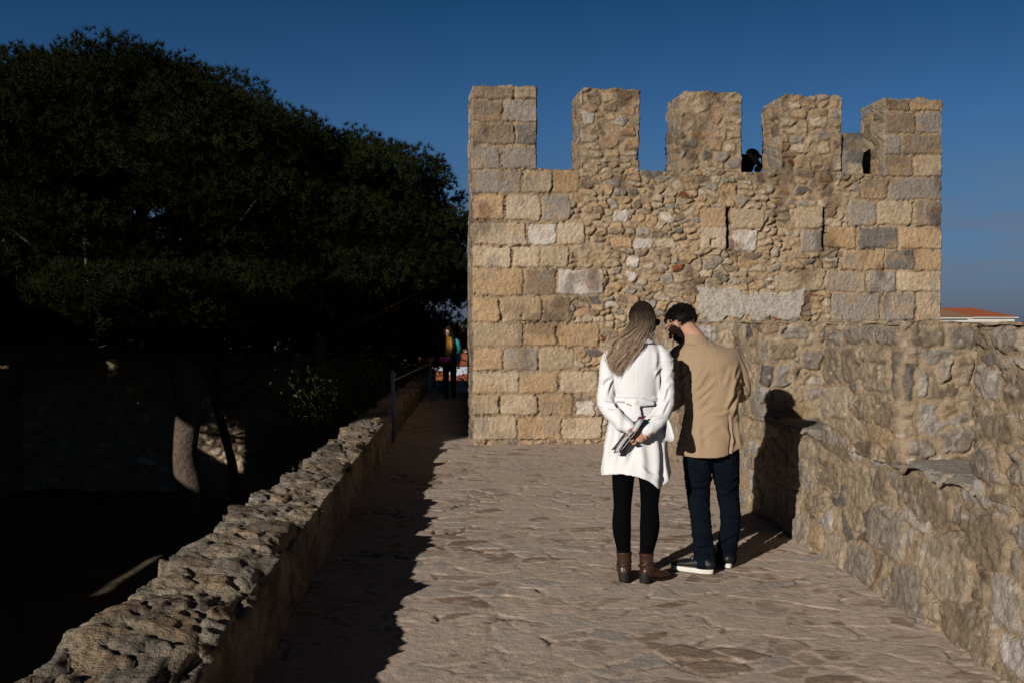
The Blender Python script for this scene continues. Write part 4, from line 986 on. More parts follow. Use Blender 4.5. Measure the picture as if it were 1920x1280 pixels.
# ------------------------------------------------------------------ the man in the tan jacket
MX, MY = 1.262, 6.28
man = empty('person', (MX, MY, 0), 'dark haired man in a tan jacket and navy jeans, head bowed', 'person', 'couple reading together')
HM = Matrix.Translation((-.160, .195, 1.553)) @ Matrix.Rotation(R(50), 4, 'Z') @ Matrix.Rotation(R(-33), 4, 'X')
lm_, rm_ = (-.110, .36, 1.10), (.020, .385, 1.115)
bodyM = head_parts(HM) + [tube([(-.125, .155, 1.515), (-.09, .12, 1.47), (-.06, .10, 1.41)], [.056, .060, .066]),
    loft([(-.05, .10, 1.43, .09, .07), (-.03, .08, 1.36, .16, .09), (0, .04, 1.22, .16, .10), (0, 0, 1.0, .13, .09), (-.01, 0, .9, .13, .09)], 24, hollow=0),
    tube([(-.17, .08, 1.31), (-.232, .09, 1.07), lm_], [.04, .036, .026]), tube([(.125, .08, 1.29), (.205, .11, 1.11), rm_], [.04, .036, .026]),
    tube([(-.08, 0, .84), (-.080, .01, .5), (-.067, -.015, .30), (-.048, -.04, .12)], [.06, .046, .042, .036]), tube([(.07, 0, .84), (.112, .055, .5), (.134, .07, .32), (.121, .10, .12)], [.06, .045, .042, .036])]
bodyM += hand_parts(lm_, (.6, .8, .1), (.3, -.1, 1), .8, 1) + hand_parts(rm_, (-.6, .8, .1), (-.3, -.1, 1), .8, -1)
fuse('body', bodyM, M_skin, man, .0045, 2)
JN = [ellip((-.02, 0, .84), (.150, .105, .11)),
      tube([(-.092, 0, .85), (-.088, .0, .66), (-.078, .01, .48), (-.068, -.015, .30), (-.050, -.04, .12), (-.046, -.050, .050)], [(.080, .095), (.082, .092), (.066, .072), (.060, .066), (.058, .066), (.066, .074)], 28),
      tube([(.072, 0, .85), (.092, .02, .66), (.118, .06, .48), (.138, .07, .30), (.122, .10, .12), (.116, .100, .050)], [(.080, .095), (.084, .092), (.066, .072), (.059, .066), (.057, .064), (.062, .072)], 28)]
crJ = [(-.13, .16, -.03, .10, .012, .009), (-.02, .19, -.11, .15, .012, .008), (-.12, .24, -.04, .20, .012, .007), (-.13, .52, -.05, .46, .012, .007), (-.04, .56, -.14, .52, .012, .006), (.06, .15, .16, .10, .012, .009),
       (.17, .22, .08, .18, .012, .008), (.17, .54, .09, .49, .013, .010), (.06, .50, .17, .44, .013, .009), (.04, .74, .13, .66, .014, .006), (-.14, .70, -.04, .62, .014, .006), (-.12, .40, -.03, .36, .012, .006), (.18, .60, .10, .58, .010, .008)]
fuse('jeans', JN, M_navy, man, .0065, 4, crJ, .004, 16, seed=8, back_only=False, fold=.006)
def fl_m(th, z):
    k = np.clip((1.0 - z) / .28, 0, 1)
    r = 1 + k * (.030 * np.cos(4 * th + 1.0) + .02 * np.cos(7 * th + 2.4))
    r = r + k * .12 * np.exp(-((np.mod(th + np.pi, 2 * np.pi) - np.pi + .25) / .35) ** 2)
    hemk = np.clip((.82 - z) / .08, 0, 1)
    dz = hemk * (.060 * np.exp(-((np.mod(th + np.pi, 2 * np.pi) - np.pi + .15) / .7) ** 2))
    return r, dz
jackP = [loft([(-.078, .125, 1.462, .058, .058), (-.068, .112, 1.440, .090, .076), (-.042, .092, 1.405, .160, .096), (-.018, .075, 1.365, .196, .112), (-.015, .055, 1.30, .205, .128), (-.004, .035, 1.22, .200, .136),
                 (.0, .015, 1.12, .182, .134), (.0, .0, 1.03, .168, .128), (-.006, .0, .95, .172, .132), (-.014, .0, .86, .182, .140), (-.022, .0, .79, .190, .146), (-.026, .0, .728, .194, .150)], 96, fl_m, .1)]
jackP += [tube([(-.150, .080, 1.380), (-.195, .078, 1.335), (-.225, .075, 1.20), (-.236, .085, 1.075), (-.205, .175, 1.055), (-.115, .340, 1.09)], [(.060, .062), (.070, .072), (.062, .066), (.064, .064), (.056, .058), (.046, .048)], 28, 5),
          tube([(.090, .080, 1.355), (.142, .082, 1.318), (.190, .085, 1.22), (.212, .105, 1.12), (.175, .205, 1.10), (.035, .350, 1.115)], [(.056, .060), (.062, .068), (.060, .064), (.060, .060), (.054, .056), (.046, .048)], 28, 5)]
crM = [(-.13, 1.16, -.03, 1.27, .012, .008), (-.14, 1.10, .0, 1.20, .013, .007), (-.12, 1.05, -.02, 1.12, .012, .006), (.17, 1.24, .09, 1.10, .014, .010), (.15, 1.17, .07, 1.02, .014, .009), (.17, 1.10, .10, .98, .013, .008),
       (-.18, 1.22, -.15, 1.12, .010, .009), (-.16, 1.24, -.19, 1.16, .012, .007), (.02, 1.36, .035, 1.06, .004, -.0012), (.035, 1.06, .075, .98, .004, -.0014), (-.10, 1.0, .0, 1.04, .014, .005), (-.02, .98, .12, 1.04, .014, .005),
       (.16, 1.30, .12, 1.20, .014, .007), (.06, .92, .10, .80, .02, .006), (-.10, .95, -.12, .78, .022, .006), (.19, 1.22, .22, 1.12, .010, .007), (.18, 1.15, .23, 1.10, .010, .006), (-.24, 1.16, -.19, 1.08, .012, .006), (-.10, .85, .02, .92, .015, .004),
       (.13, .95, .18, .80, .014, .008), (.082, .985, .086, .715, .007, -.010), (-.20, 1.30, -.17, 1.24, .010, .006), (.05, 1.18, .13, 1.28, .016, .004), (-.06, 1.22, .05, 1.30, .018, .004)]
jk = fuse('jacket', jackP, M_tan, man, .0055, 4, crM, .0035, 11, seed=5, fold=.0050)
fuse('collar', [band(1.452, .076, .074, .062, .012, cx=-.076, cy=.120, slope=.42, tilt=-.010)], M_tan, man, .0035, 3)
def shoe(cx, cy, yaw):
    e_ = empty('shoe', (0, 0, 0), None, None); e_.parent = man; e_.location = (cx, cy, 0); e_.rotation_euler = (0, 0, yaw)
    fuse('upper', [tube([(0, -.03, .055), (0, .04, .058), (0, .11, .050), (0, .175, .042), (0, .215, .036)], [(.036, .034), (.040, .036), (.046, .028), (.046, .022), (.032, .014)], 20),
        tube([(0, -.012, .05), (0, -.008, .07)], [(.036, .036), (.034, .034)], 18)], M_shoe, e_, .005, 4)
    V, F = loft([(0, .09, .027, .046, .142), (0, .09, .022, .048, .144), (0, .09, .0, .046, .141)], 40, lambda th, z: (1 - .10 * np.exp(-((np.sin(th) + .1) / .35) ** 2) + 0 * th, 0 * th), 0)
    mesh('sole', V, F, M_sole, e_)
    lc = [tube([(-.022, .06 + .02 * i, .088 - .008 * i), (0, .065 + .02 * i, .095 - .008 * i), (.022, .06 + .02 * i, .088 - .008 * i)], [.0025] * 3, 6, 2) for i in range(4)]
    mesh('laces', *join(lc), M_sole, e_)
shoe(-.050, -.075, R(58)); shoe(.118, .09, R(10))
glasses(HM, man, 'glasses', M_heel, None)
# short dark hair
hm = np.array(HM.translation); Rm = np.array(HM.to_3x3()); st2 = []
def on_hair(v):      # v in head frame (unit)
    return not ((v[1] > .30 and v[2] < .42) or v[2] < -.50 or (abs(v[0]) > .72 and v[2] < -.02 and v[1] > -.15))
while len(st2) < 2600:
    v = np.array([rnd.gauss(0, 1) for _ in range(3)]); v /= np.linalg.norm(v)
    if not on_hair(v): continue
    p = v * np.array([.084, .107, .100]) + np.array([0, -.010, .022]); q = rnd.uniform(.006, .014) * (1 if v[2] > .1 else .45)
    dirv = v * .5 + np.array([rnd.gauss(0, .35), rnd.gauss(0, .35) - .3, rnd.gauss(0, .3) - .5]); dirv /= np.linalg.norm(dirv)
    p1 = p + v * q * .5; p2 = p1 + dirv * q
    st2.append(([hm + Rm @ (p * .97), hm + Rm @ p1, hm + Rm @ p2], rnd.uniform(.0018, .0030)))
capV, capF = ellip((0, -.010, .024), (.085, .108, .099), n=40, m=24)
cn_ = (capV - np.array([0, -.01, .024])) / np.array([.085, .108, .099]); bad = [not on_hair(v) for v in cn_]
capF = [f for f in capF if not any(bad[i] for i in f)]
capW = capV @ Rm.T + hm
mcol = lambda P_, tt, r: np.tile(np.array([.006, .0048, .0042]) * (.6 + .8 * r), (len(P_), 1))
strands('hair', st2, man, mcol, base=(capW, capF, mcol(capW, None, .4)))
# close beard along the jaw
bd = []
while len(bd) < 700:
    v = np.array([rnd.uniform(-1, 1), rnd.uniform(.1, 1), rnd.uniform(-1, -.1)]); v /= np.linalg.norm(v)
    p = v * np.array([.058, .070, .084]) + np.array([0, .022, -.033])
    if p[2] > -.035 and abs(p[0]) < .045: continue
    bd.append(([hm + Rm @ p, hm + Rm @ (p * 1.04 + np.array([0, 0, -.003])), hm + Rm @ (p * 1.06 + np.array([0, 0, -.008]))], .0018))
strands('beard', bd, man, mcol)
lf = leaflet((-.12, .42, 1.12), (.10, .44, 1.13), (0, .16, .06), .002, M_paper, 'open paper guide held in front of the man in the tan jacket', .01)
lf.location = Vector((-.12 + MX, .42 + MY, 1.12)); lf['group'] = 'paper guides'; del lf['group']

# ------------------------------------------------------------------ far woman on the path
fx, fy = at_depth(843, 640, 22.6)[0], 22.6; fz = float(path_z(np.array(fy)))
fw = empty('person', (fx, fy, fz), 'woman in dark clothes with a yellow scarf walking on the shaded path beside the tower', 'person')
Hf = Matrix.Translation((-.03, -.04, 1.50)) @ Matrix.Rotation(R(172), 4, 'Z') @ Matrix.Rotation(R(-8), 4, 'X')
fuse('body', head_parts(Hf, True) + [tube([(-.02, -.01, 1.44), (0, 0, 1.34)], [.045, .05]), loft([(0, 0, 1.36, .07, .06), (0, 0, 1.3, .15, .09), (0, 0, 1.05, .12, .09), (0, 0, .85, .15, .1)], 20, hollow=0),
    tube([(.16, 0, 1.30), (.21, .0, 1.05), (.215, -.03, .83)], [.04, .034, .024]), tube([(-.16, 0, 1.30), (-.20, .0, 1.05), (-.18, -.10, .86)], [.04, .034, .024]),
    tube([(-.07, 0, .85), (-.08, -.06, .45), (-.06, -.04, .06)], [.07, .05, .035]), tube([(.07, 0, .85), (.08, .05, .45), (.08, .12, .06)], [.07, .05, .035])]
    + hand_parts((.215, -.03, .83), (.02, -.1, -1), (-1, 0, 0), .4, 1) + hand_parts((-.18, -.10, .86), (.3, -.6, -.8), (1, 0, 0), .5, -1), M_skin, fw, .006, 2)
fuse('jacket', [loft([(-.01, 0, 1.38, .06, .06), (0, 0, 1.33, .14, .09), (0, 0, 1.27, .18, .11), (0, 0, 1.08, .15, .11), (0, 0, .86, .175, .13), (0, 0, .74, .18, .14)], 40, None, .05),
    tube([(-.15, 0, 1.29), (-.20, .0, 1.06), (-.18, -.09, .88)], [.055, .05, .042])], M_dark, fw, .008, 4, noise=.004)
sl = fuse('sleeve', [tube([(.13, 0, 1.31), (.175, 0, 1.27), (.21, .0, 1.06), (.215, -.03, .86)], [.05, .06, .052, .04])], M_teal, fw, .008, 4, noise=.006, nscale=25)
fuse('trousers', [ellip((0, 0, .82), (.15, .11, .1)), tube([(-.07, 0, .82), (-.085, -.06, .45), (-.065, -.04, .07)], [.09, .065, .05]), tube([(.07, 0, .82), (.085, .05, .45), (.08, .12, .07)], [.09, .065, .05])], M_black, fw, .01, 4)
for a_, b_ in ((-.065, -.08), (.08, .09)):
    mesh('shoe', *join([tube([(a_, b_ + .04, .04), (a_, b_ - .06, .035), (a_, b_ - .13, .03)], [(.038, .038), (.04, .032), (.03, .02)], 14)]), M_shoe, fw)
fuse('scarf', [band(1.37, .075, .08, .06, .02, cx=-.01, cy=-.01, slope=.1), tube([(-.03, -.09, 1.37), (-.02, -.125, 1.22), (-.04, -.13, 1.08), (-.03, -.125, .98)], [(.05, .02), (.05, .022), (.055, .018), (.06, .012)], 14, up=(0, 1, 0)),
    tube([(.03, -.09, 1.36), (.04, -.13, 1.2), (.02, -.14, 1.04)], [(.03, .02), (.035, .02), (.04, .012)], 12, up=(0, 1, 0))], M_yellow, fw, .007, 3, noise=.01, nscale=30)
hs = []
hf = np.array(Hf.translation)
for q in range(420):
    th_ = rnd.uniform(0, 2 * math.pi); ph = rnd.uniform(.05, 1.3); v = np.array([math.cos(th_) * math.sin(ph), math.sin(th_) * math.sin(ph), math.cos(ph)])
    if v[1] < -.5 and v[2] < .75: continue
    rt = hf + v * np.array([.08, .095, .1]) + np.array([0, 0, .015]); sx = 1 if v[0] > 0 else -1
    hs.append(([rt, rt + np.array([sx * .03, 0, -.05]), hf + np.array([sx * (.09 + rnd.random() * .04), rnd.uniform(-.05, .07), -.15]), hf + np.array([sx * (.11 + rnd.random() * .06), rnd.uniform(-.09, .06), -.27 - rnd.random() * .12])], .012))
eV, eF = ellip(hf + np.array([.005, .02, .03]), (.085, .10, .095))
bunV, bunF = ellip(hf + np.array([.02, .03, .115]), (.05, .05, .05)); eV, eF = join([(eV, eF), (bunV, bunF)])
strands('hair', hs, fw, mcol, base=(eV, eF, mcol(eV, None, .4)))
bag = empty('shoulder_bag', (fx - .10, fy - .17, fz + .86), 'small bright pink shoulder bag hanging in front of the woman with the yellow scarf', 'bag')
fuse('pouch', [tube([(-.10, 0, .06), (0, 0, .055), (.10, 0, .06)], [(.055, .035)] * 3, 16), tube([(-.08, 0, .0), (.08, 0, .0)], [(.05, .035)] * 2, 16)], M_pink, bag, .006, 2)
mesh('strap', *join([tube([(-.10, .0, .10), (-.05, .03, .3), (.10, .08, .50), (.13, .16, .56)], [.006] * 4, 8)]), M_dark, bag)
mesh('flap', *join([tube([(-.10, -.038, .08), (0, -.044, .03), (.10, -.038, .08)], [(.004, .03), (.004, .045), (.004, .03)], 10)]), M_pink, bag)

# ------------------------------------------------------------------ photographer behind the battlements
pu, pz = tower_uz(1402, 330)
pp = at_depth(1386, 600, 14.4)[:2]; ph_z = zs - .93
pho = empty('person', (pp[0], pp[1], ph_z), 'photographer in black leaning over between two battlements of the tower', 'person')
pho.rotation_euler = (0, 0, 0)
# local: he leans towards +x (right), face right-down; sill level is 1.10 above the terrace
Hp = Matrix.Translation((.165, -.05, 1.350)) @ Matrix.Rotation(R(-75), 4, 'Z') @ Matrix.Rotation(R(-18), 4, 'X')
fuse('body', head_parts(Hp) + [tube([(.16, -.04, 1.34), (.08, 0, 1.24)], [.05, .06]), tube([(.06, 0, 1.22), (-.08, .02, 1.08), (-.12, .05, .9)], [(.12, .1), (.15, .11), (.14, .11)], 20),
    tube([(.05, -.16, 1.17), (.10, -.22, 1.0), (.225, -.15, 1.12)], [.04, .036, .026]), tube([(.05, .15, 1.17), (.14, .16, 1.02), (.245, .02, 1.13)], [.04, .036, .026]),
    tube([(-.17, .0, .9), (-.16, -.05, .5), (-.2, 0, .06)], [.08, .055, .04]), tube([(-.08, .1, .9), (-.02, .1, .5), (-.06, .12, .06)], [.08, .055, .04])]
    + hand_parts((.225, -.15, 1.11), (.25, .15, 1), (.1, 1, 0), .6, 1) + hand_parts((.245, .02, 1.12), (.3, -.1, 1), (.1, -1, 0), .6, -1), M_skin, pho, .006, 2)
fuse('jacket', [ellip((.04, .02, 1.25), (.17, .20, .15), (0, R(30), 0)), tube([(.06, 0, 1.24), (-.04, .02, 1.12), (-.12, .05, .9), (-.12, .05, .8)], [(.13, .14), (.18, .15), (.16, .14), (.16, .13)], 28),
    tube([(.03, -.17, 1.19), (.07, -.22, 1.06), (.10, -.23, 1.0), (.20, -.17, 1.08)], [.065, .058, .055, .045]), tube([(.03, .15, 1.19), (.14, .17, 1.02), (.22, .04, 1.09)], [.065, .055, .045])], M_dark, pho, .008, 4, noise=.006, nscale=16)
fuse('trousers', [ellip((-.12, .05, .86), (.16, .15, .12)), tube([(-.17, .0, .84), (-.16, -.05, .5), (-.2, 0, .07)], [.09, .07, .055]), tube([(-.08, .1, .84), (-.02, .1, .5), (-.06, .12, .07)], [.09, .07, .055])], M_navy, pho, .01, 4)
for a_, b_ in ((-.2, 0), (-.06, .12)):
    mesh('shoe', *join([tube([(a_ - .06, b_, .04), (a_ + .06, b_, .035), (a_ + .14, b_, .03)], [(.04, .038), (.042, .034), (.03, .02)], 14)]), M_shoe, pho)
cp = empty('cap', (0, 0, 0), None, None); cp.parent = pho
V, F = xf(join([ellip((0, -.006, .045), (.082, .102, .075))]), Hp); mesh('crown', V, F, M_dark, cp)
V, F = xf(join([tube([(0, .07, .055), (0, .12, .050), (0, .155, .045)], [(.065, .008), (.06, .006), (.035, .005)], 16)]), Hp); mesh('brim', V, F, M_dark, cp)
cmr = empty('camera_body', (pp[0] + .255, pp[1] - .07, ph_z + 1.225), 'black camera held up by the photographer leaning between the battlements', 'camera')
cmr.rotation_euler = (0, 0, R(-10))
mesh('casing', *join([box_vf(-.03, .015, -.065, .065, -.045, .045), box_vf(-.025, .01, -.025, .025, .043, .065)]), M_shoe, cmr, smooth=False)
mesh('lens', *join([tube([(.012, 0, 0), (.05, 0, 0), (.085, 0, 0)], [.036, .034, .038], 24, 1, cap=False)]), M_shoe, cmr)

# ------------------------------------------------------------------ railing beyond the low wall
rl = empty('railing', (*W(-.90, 12.85)[:2], 0), 'dark grey metal post railing on the low wall beside the tower', 'railing')
ro = np.array([*W(-.90, 12.85)[:2], 0])
posts = [(-.905, 12.85), (-.74, 22.6)]
tops = []
for X_, D_ in posts:
    zb_ = float(path_z(np.array(D_))); q = np.array(W(X_, D_, zb_)) - ro
    V, F = join([box_vf(-.021, .021, -.021, .021, 0, .86), box_vf(-.032, .032, -.032, .032, .86, .885)])
    cV = np.array([(-.030, -.030, .885), (.030, -.030, .885), (.030, .030, .885), (-.030, .030, .885), (0, 0, .935)]); cF = [(0, 1, 4), (1, 2, 4), (2, 3, 4), (3, 0, 4), (3, 2, 1, 0)]
    V, F = join([(V, F), (cV, cF)]); o = mesh('post', V, F, M_metal, rl, smooth=False); o.location = q; tops.append(q)
for hz_ in (.80,):
    mesh('rail', *join([tube([t + np.array([0, 0, hz_]) for t in tops], [.010] * len(tops), 8, 3)]), M_metal, rl)

# ------------------------------------------------------------------ pine trees
def pine(base, trunk, tr, ells, n_puff, seed, label, dens=1.0, zmin=-9, pr=(.75, 1.25), sparse=0, lean=None):
    rg = np.random.default_rng(seed); rr = random.Random(seed)
    base = np.array(base, float)
    t = empty('pine_tree', base, label, 'tree', 'pine trees left of the walkway')
    tv, tf = tube([np.array(p) - base for p in trunk], tr, 18, 5)
    bump = fbm(tv[:, 0] * 6, tv[:, 1] * 6, tv[:, 2] * 3, seed=seed); tv = tv * 1.0; tv[:, 0] += bump * .03; tv[:, 1] += bump * .03
    mesh('trunk', tv, tf, M_bark, t)
    puffs = []
    for (c, r) in ells:
        c = np.array(c, float); r = np.array(r, float); k = int(n_puff * (r[0] * r[2]) / sum(e[1][0] * e[1][2] for e in ells)); tries = 0; got = 0
        while got < k and tries < 20000:
            tries += 1
            v = rg.normal(size=3); v /= np.linalg.norm(v); f = rg.uniform(.80, 1.0) if rg.random() < .82 else rg.uniform(.3, .8)
            pr_ = rg.uniform(*pr); p = c + v * np.maximum(r * f - pr_ * .75, .1)
            if p[2] < zmin + rg.uniform(0, .5): continue
            if v[2] < -.55 and rg.random() < .6: continue
            puffs.append((p, pr_, c)); got += 1
    # limbs
    limbs = []; top = np.array(trunk[-1], float)
    for i, (p, r_, c) in enumerate(puffs):
        if i % 3: continue
        z_ = rr.uniform(.6, 1.0); idx = z_ * (len(trunk) - 1); a = int(min(idx, len(trunk) - 2)); s0_ = np.array(trunk[a]) * (1 - (idx - a)) + np.array(trunk[a + 1]) * (idx - a)
        mid = (s0_ + p) / 2 + np.array([rr.uniform(-.4, .4), rr.uniform(-.4, .4), rr.uniform(-.5, .1)])
        limbs.append(tube([s0_ - base, mid - base, p - base], [.10, .055, .02], 7, 3))
    mesh('limbs', *join(limbs), M_bark, t)
    # needles
    Cn = []; Dn = []; Sz = []; cl = []
    for (p, r_, c) in puffs:
        nt_ = int(150 * dens * (r_ / 1.0) ** 2)
        v = rg.normal(size=(nt_, 3)); v /= np.linalg.norm(v, axis=1)[:, None]
        v[:, 2] = np.where(v[:, 2] < -.1, -v[:, 2] * .6, v[:, 2]); v /= np.linalg.norm(v, axis=1)[:, None]
        fr_ = rg.uniform(.72, 1.06, nt_)
        sq = np.array([1.05, 1.05, .72])
        Cn.append(p + v * r_ * fr_[:, None] * sq); dd = v + np.array([0, 0, .55]) + rg.normal(size=(nt_, 3)) * .35; dd /= np.linalg.norm(dd, axis=1)[:, None]; Dn.append(dd)
        Sz.append(rg.uniform(.11, .18, nt_)); cl.append(np.tile(rg.uniform(.45, 1.35), nt_) * rg.uniform(.8, 1.2, nt_))
    Cn = np.concatenate(Cn); Dn = np.concatenate(Dn); Sz = np.concatenate(Sz); cl = np.concatenate(cl)
    NN = 20; m = len(Cn)
    d = Dn[:, None, :] * .75 + rg.normal(size=(m, NN, 3)) * .48; d /= np.linalg.norm(d, axis=2)[:, :, None]
    ln = (Sz[:, None] * rg.uniform(.7, 1.1, (m, NN)))[:, :, None]
    sd_ = np.cross(d, rg.normal(size=(m, NN, 3))); sd_ /= np.linalg.norm(sd_, axis=2)[:, :, None]
    wdt = .0075
    c0 = Cn[:, None, :] - base
    A = c0 + sd_ * wdt; B = c0 - sd_ * wdt; T_ = c0 + d * ln
    V = np.stack([A, B, T_], 2).reshape(-1, 3)
    colr = np.array([.0145, .0185, .0055])[None, :] * np.repeat(cl, NN * 3)[:, None]
    mix = np.repeat(rg.random(m), NN * 3)[:, None]; colr = colr * (1 - .3 * mix) + np.array([.024, .027, .009]) * .3 * mix
    F = np.arange(len(V)).reshape(-1, 3)
    mesh('crown', V, F, M_needle, t, col=colr, smooth=False)
    return t
pine((-7.0, 22, -3.3), [(-7.0, 22, -3.4), (-7.12, 22, -2.2), (-7.28, 22, -1.4), (-7.2, 22.1, -.2), (-7.6, 22, 1.2), (-8.6, 22, 3.0), (-9.2, 22, 5.2)], [.36, .29, .27, .29, .25, .18, .08],
     [((-9.7, 22.5, 4.3), (6.2, 5.6, 3.75)), ((-13.5, 22, 3.9), (4, 5, 3.9)), ((-10.0, 20.5, 1.7), (5.5, 4.5, 1.7)), ((-6.3, 22.5, 4.4), (2.7, 3.0, 2.5)), ((-10.0, 22.5, 6.0), (4.6, 3.2, 1.75))], 480, 11, 'largest pine tree with the thick sunlit trunk and broad dark crown left of the walkway', 1.6, zmin=.2)
pine((-5.2, 24.5, -3.3), [(-5.2, 24.5, -3.4), (-5.0, 24.4, -1.5), (-4.7, 24.2, .4), (-4.6, 24, 2.2), (-4.3, 24, 4.4)], [.22, .19, .16, .14, .07],
     [((-4.5, 24.2, 3.7), (3.7, 3.8, 2.75)), ((-3.2, 23.2, 2.6), (2.1, 2.2, 1.5)), ((-6.0, 21.5, 1.6), (2.6, 2.5, 1.6)), ((-4.0, 25.5, 1.0), (3.0, 1.6, 1.4)), ((-2.1, 24.8, 2.1), (1.7, 1.3, 1.0))], 280, 23, 'middle pine tree whose crown slopes down to the tower edge', 1.5, zmin=.3)
pine((-7.2, 25.6, -3.3), [(-7.1, 25.6, -3.4), (-7.2, 25.6, -2.2), (-7.45, 25.6, -1.2), (-7.7, 25.7, 0), (-7.2, 25.8, 1.4)], [.13, .12, .11, .09, .05],
     [((-6.6, 25.6, 1.2), (3.0, 1.6, 1.3))], 26, 37, 'slim pine tree with a thin crooked trunk behind the largest pine', .8, zmin=-.5, pr=(.5, .8))
pine((-9.5, 32, -3.3), [(-9.5, 32, -3.6), (-9.4, 32, -1), (-9.6, 32, 1.6), (-9.5, 32, 3.5)], [.25, .2, .15, .08], [((-9.0, 32, 1.7), (6.0, 2.2, 2.6)), ((-15.5, 32, 1.6), (4.5, 2.2, 2.6))], 120, 51, 'dark pine tree farthest back on the left beyond the old wall', 1.0, zmin=-.6)
pine((-3.6, 30.5, -3.3), [(-3.6, 30.5, -3.6), (-3.5, 30.5, -2), (-3.7, 30.5, -.2), (-3.4, 30.5, 1.0)], [.2, .15, .1, .06], [((-4.4, 30.5, .4), (2.9, 1.5, 1.5))], 55, 53, 'low bushy pine tree behind the railing where the path runs down', 1.0, zmin=-2.2, pr=(.5, .8))
# thin dry shrubs beneath the pines by the old wall
def shrub(c, r, seed, label, nst=60):
    rr = random.Random(seed); t = empty('shrub', c, label, 'shrub'); br = []; Vl_ = []; 
    for q in range(nst):
        a = rr.uniform(0, 2 * math.pi); e_ = rr.uniform(.25, 1.3); ln = r * rr.uniform(.6, 1.1); tip = np.array([math.cos(a) * math.cos(e_), math.sin(a) * math.cos(e_), math.sin(e_) * 1.2]) * ln
        mid = tip * .5 + np.array([rr.uniform(-.1, .1), rr.uniform(-.1, .1), rr.uniform(0, .15)]); br.append(tube([(0, 0, -.1), mid, tip], [.010, .006, .003], 5, 2))
        for w_ in range(60):
            f = rr.uniform(.35, 1.05); o_ = tip * f + np.array([rr.gauss(0, .12) * r, rr.gauss(0, .12) * r, rr.gauss(0, .10) * r]); d1_ = np.array([rr.gauss(0, 1) for _ in range(3)]) * .030; d2_ = np.array([rr.gauss(0, 1) for _ in range(3)]) * .030
            Vl_ += [o_ - d1_, o_ + d2_, o_ + d1_]
    mesh('branches', *join(br), M_bark, t); Vl_ = np.array(Vl_)
    mesh('foliage', Vl_, np.arange(len(Vl_)).reshape(-1, 3), M_needle, t, col=np.tile(np.array([.05, .06, .02]), (len(Vl_), 1)), smooth=False)
shrub((-3.4, 20.5, -1.4), 2.2, 1, 'bare twiggy shrub nearest the railing beyond the low wall', 90)
shrub((-5.2, 25.2, -2.6), 1.9, 2, 'dry leafy shrub in front of the old wall beneath the middle pine', 70)
shrub((-2.9, 25.5, -1.6), 2.4, 3, 'tall thin shrub below the overhanging pine branches near the far woman', 90)

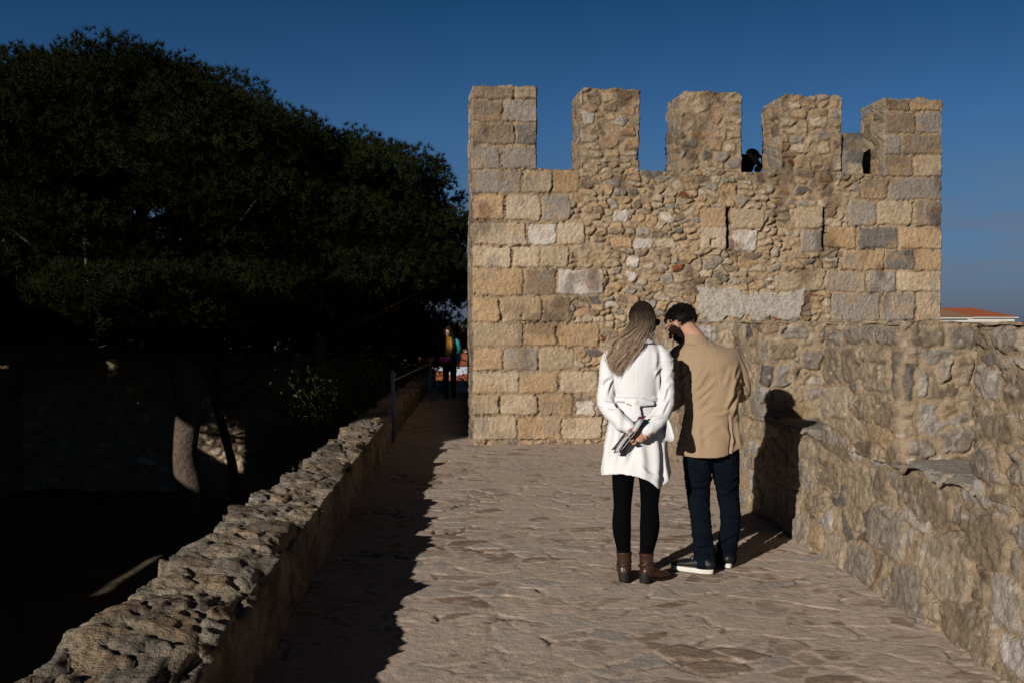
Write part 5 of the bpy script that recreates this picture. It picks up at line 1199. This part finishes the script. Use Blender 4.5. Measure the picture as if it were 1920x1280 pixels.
# ------------------------------------------------------------------ roofs beyond the parapet and the distant town
def hip_roof(x0, x1, y0, y1, ze, zr, over=.5):
    x0 -= over; x1 += over; y0 -= over; y1 += over; hw = (y1 - y0) / 2
    ins = min(hw, (x1 - x0) / 2 * .9)
    return np.array([(x0, y0, ze), (x1, y0, ze), (x1, y1, ze), (x0, y1, ze), (x0 + ins, (y0 + y1) / 2, zr), (x1 - ins, (y0 + y1) / 2, zr)]), [(0, 1, 5, 4), (1, 2, 5), (2, 3, 4, 5), (3, 0, 4), (3, 2, 1, 0)]
def house(cx, cy, w_, d_, zg, ze, zr, label, wallm=M_plaster, detail=True, group=None, rz=0, ridge=1.0):
    h = empty('house', (cx, cy, zg), label, 'house', group, rz)
    mesh('wall', *box_vf(-w_ / 2, w_ / 2, -d_ / 2, d_ / 2, 0, ze - zg), wallm, h, smooth=False)
    V, F = hip_roof(-w_ / 2, w_ / 2, -d_ / 2, d_ / 2, ze - zg + .03, zr - zg); ro_ = mesh('roof', V, F, M_tile, h, smooth=False)
    if detail:
        mesh('cornice', *join([box_vf(-w_ / 2 - .42, w_ / 2 + .42, -d_ / 2 - .42, d_ / 2 + .42, ze - zg - .14, ze - zg + .022)]), M_plaster, h, smooth=False)
        n = int(w_ / 3)
        for q in range(n):
            xw = -w_ / 2 + (q + .5) * w_ / n
            wd_ = mesh('window', *box_vf(xw - .55, xw + .55, -d_ / 2 - .05, -d_ / 2 + .02, ze - zg - 3.0, ze - zg - 1.3), M_plaster, h, smooth=False)
            mesh('pane', *box_vf(xw - .45, xw + .45, -d_ / 2 - .06, -d_ / 2 - .045, ze - zg - 2.9, ze - zg - 1.4), M_window, wd_, smooth=False)
    return h
# right: long red roof and a nearer paler hip
def zpx(y, D): return EYE + (600 - y) / FPX * D
house(68.7, 155, 14.5, 9.0, -27, zpx(594.5, 150), zpx(577, 155), 'white house with the long bright red tiled roof seen over the parapet')
M_tile2 = surf('old buff roof tiles', (.26, .15, .09), rough=.9, bumps=((5, .5, .05),), var=(.25, 3))
h2_ = house(52.2, 123, 5.6, 5.6, -27, zpx(595.5, 120), zpx(577.5, 123), 'house with the small faded brown hipped roof touching the tower corner')
for ch in h2_.children:
    if ch.name.startswith('roof'): ch.data.materials.clear(); ch.data.materials.append(M_tile2)
# distant town on the hill slope, seen through the pines
rt = random.Random(77)
M_pl = [surf('town plaster', c, rough=.9, bumps=(), var=(.1, .3)) for c in ((.60, .56, .52), (.62, .50, .40), (.50, .52, .56), (.58, .42, .36))]
k = 0; proto = {}
tones = ['white', 'cream', 'pale grey', 'pinkish']
spots = []
for row, D in enumerate((150, 185, 225, 270, 320, 390)):
    for q in range(12):
        px_ = 560 + (q + rt.uniform(-.3, .3)) * 29
        spots.append(((px_ - 960) / FPX * D, D + rt.uniform(-8, 8), row))
for n, (x_, y_, row) in enumerate(spots):
    zg = float(terrain_h(np.array([x_]), np.array([y_]))[0]) - 1; w_ = rt.uniform(7, 12); hh_ = rt.uniform(7, 13); tone = n % 4
    h = house(x_, y_, w_, rt.uniform(8, 11), zg, zg + hh_, zg + hh_ + rt.uniform(1.5, 2.6), 'small distant %s town house with a red roof, glimpsed through the pine branches' % tones[tone], M_pl[tone], False, 'distant town houses, %s ones' % tones[tone], rz=rt.uniform(-.3, .3))
print('town', len(spots))

# ------------------------------------------------------------------ litter
gp = ground_pt(594, 1089)
P, F = rough_box(-.035, .035, -.022, .022, 0, .006, seg=.012, amp=.006, seed=9)
o = mesh('paper_scrap', P, F, M_paper); o.location = (gp[0], gp[1], .012); tag(o, 'small crumpled white paper scrap lying in the shadow by the low wall', 'litter')
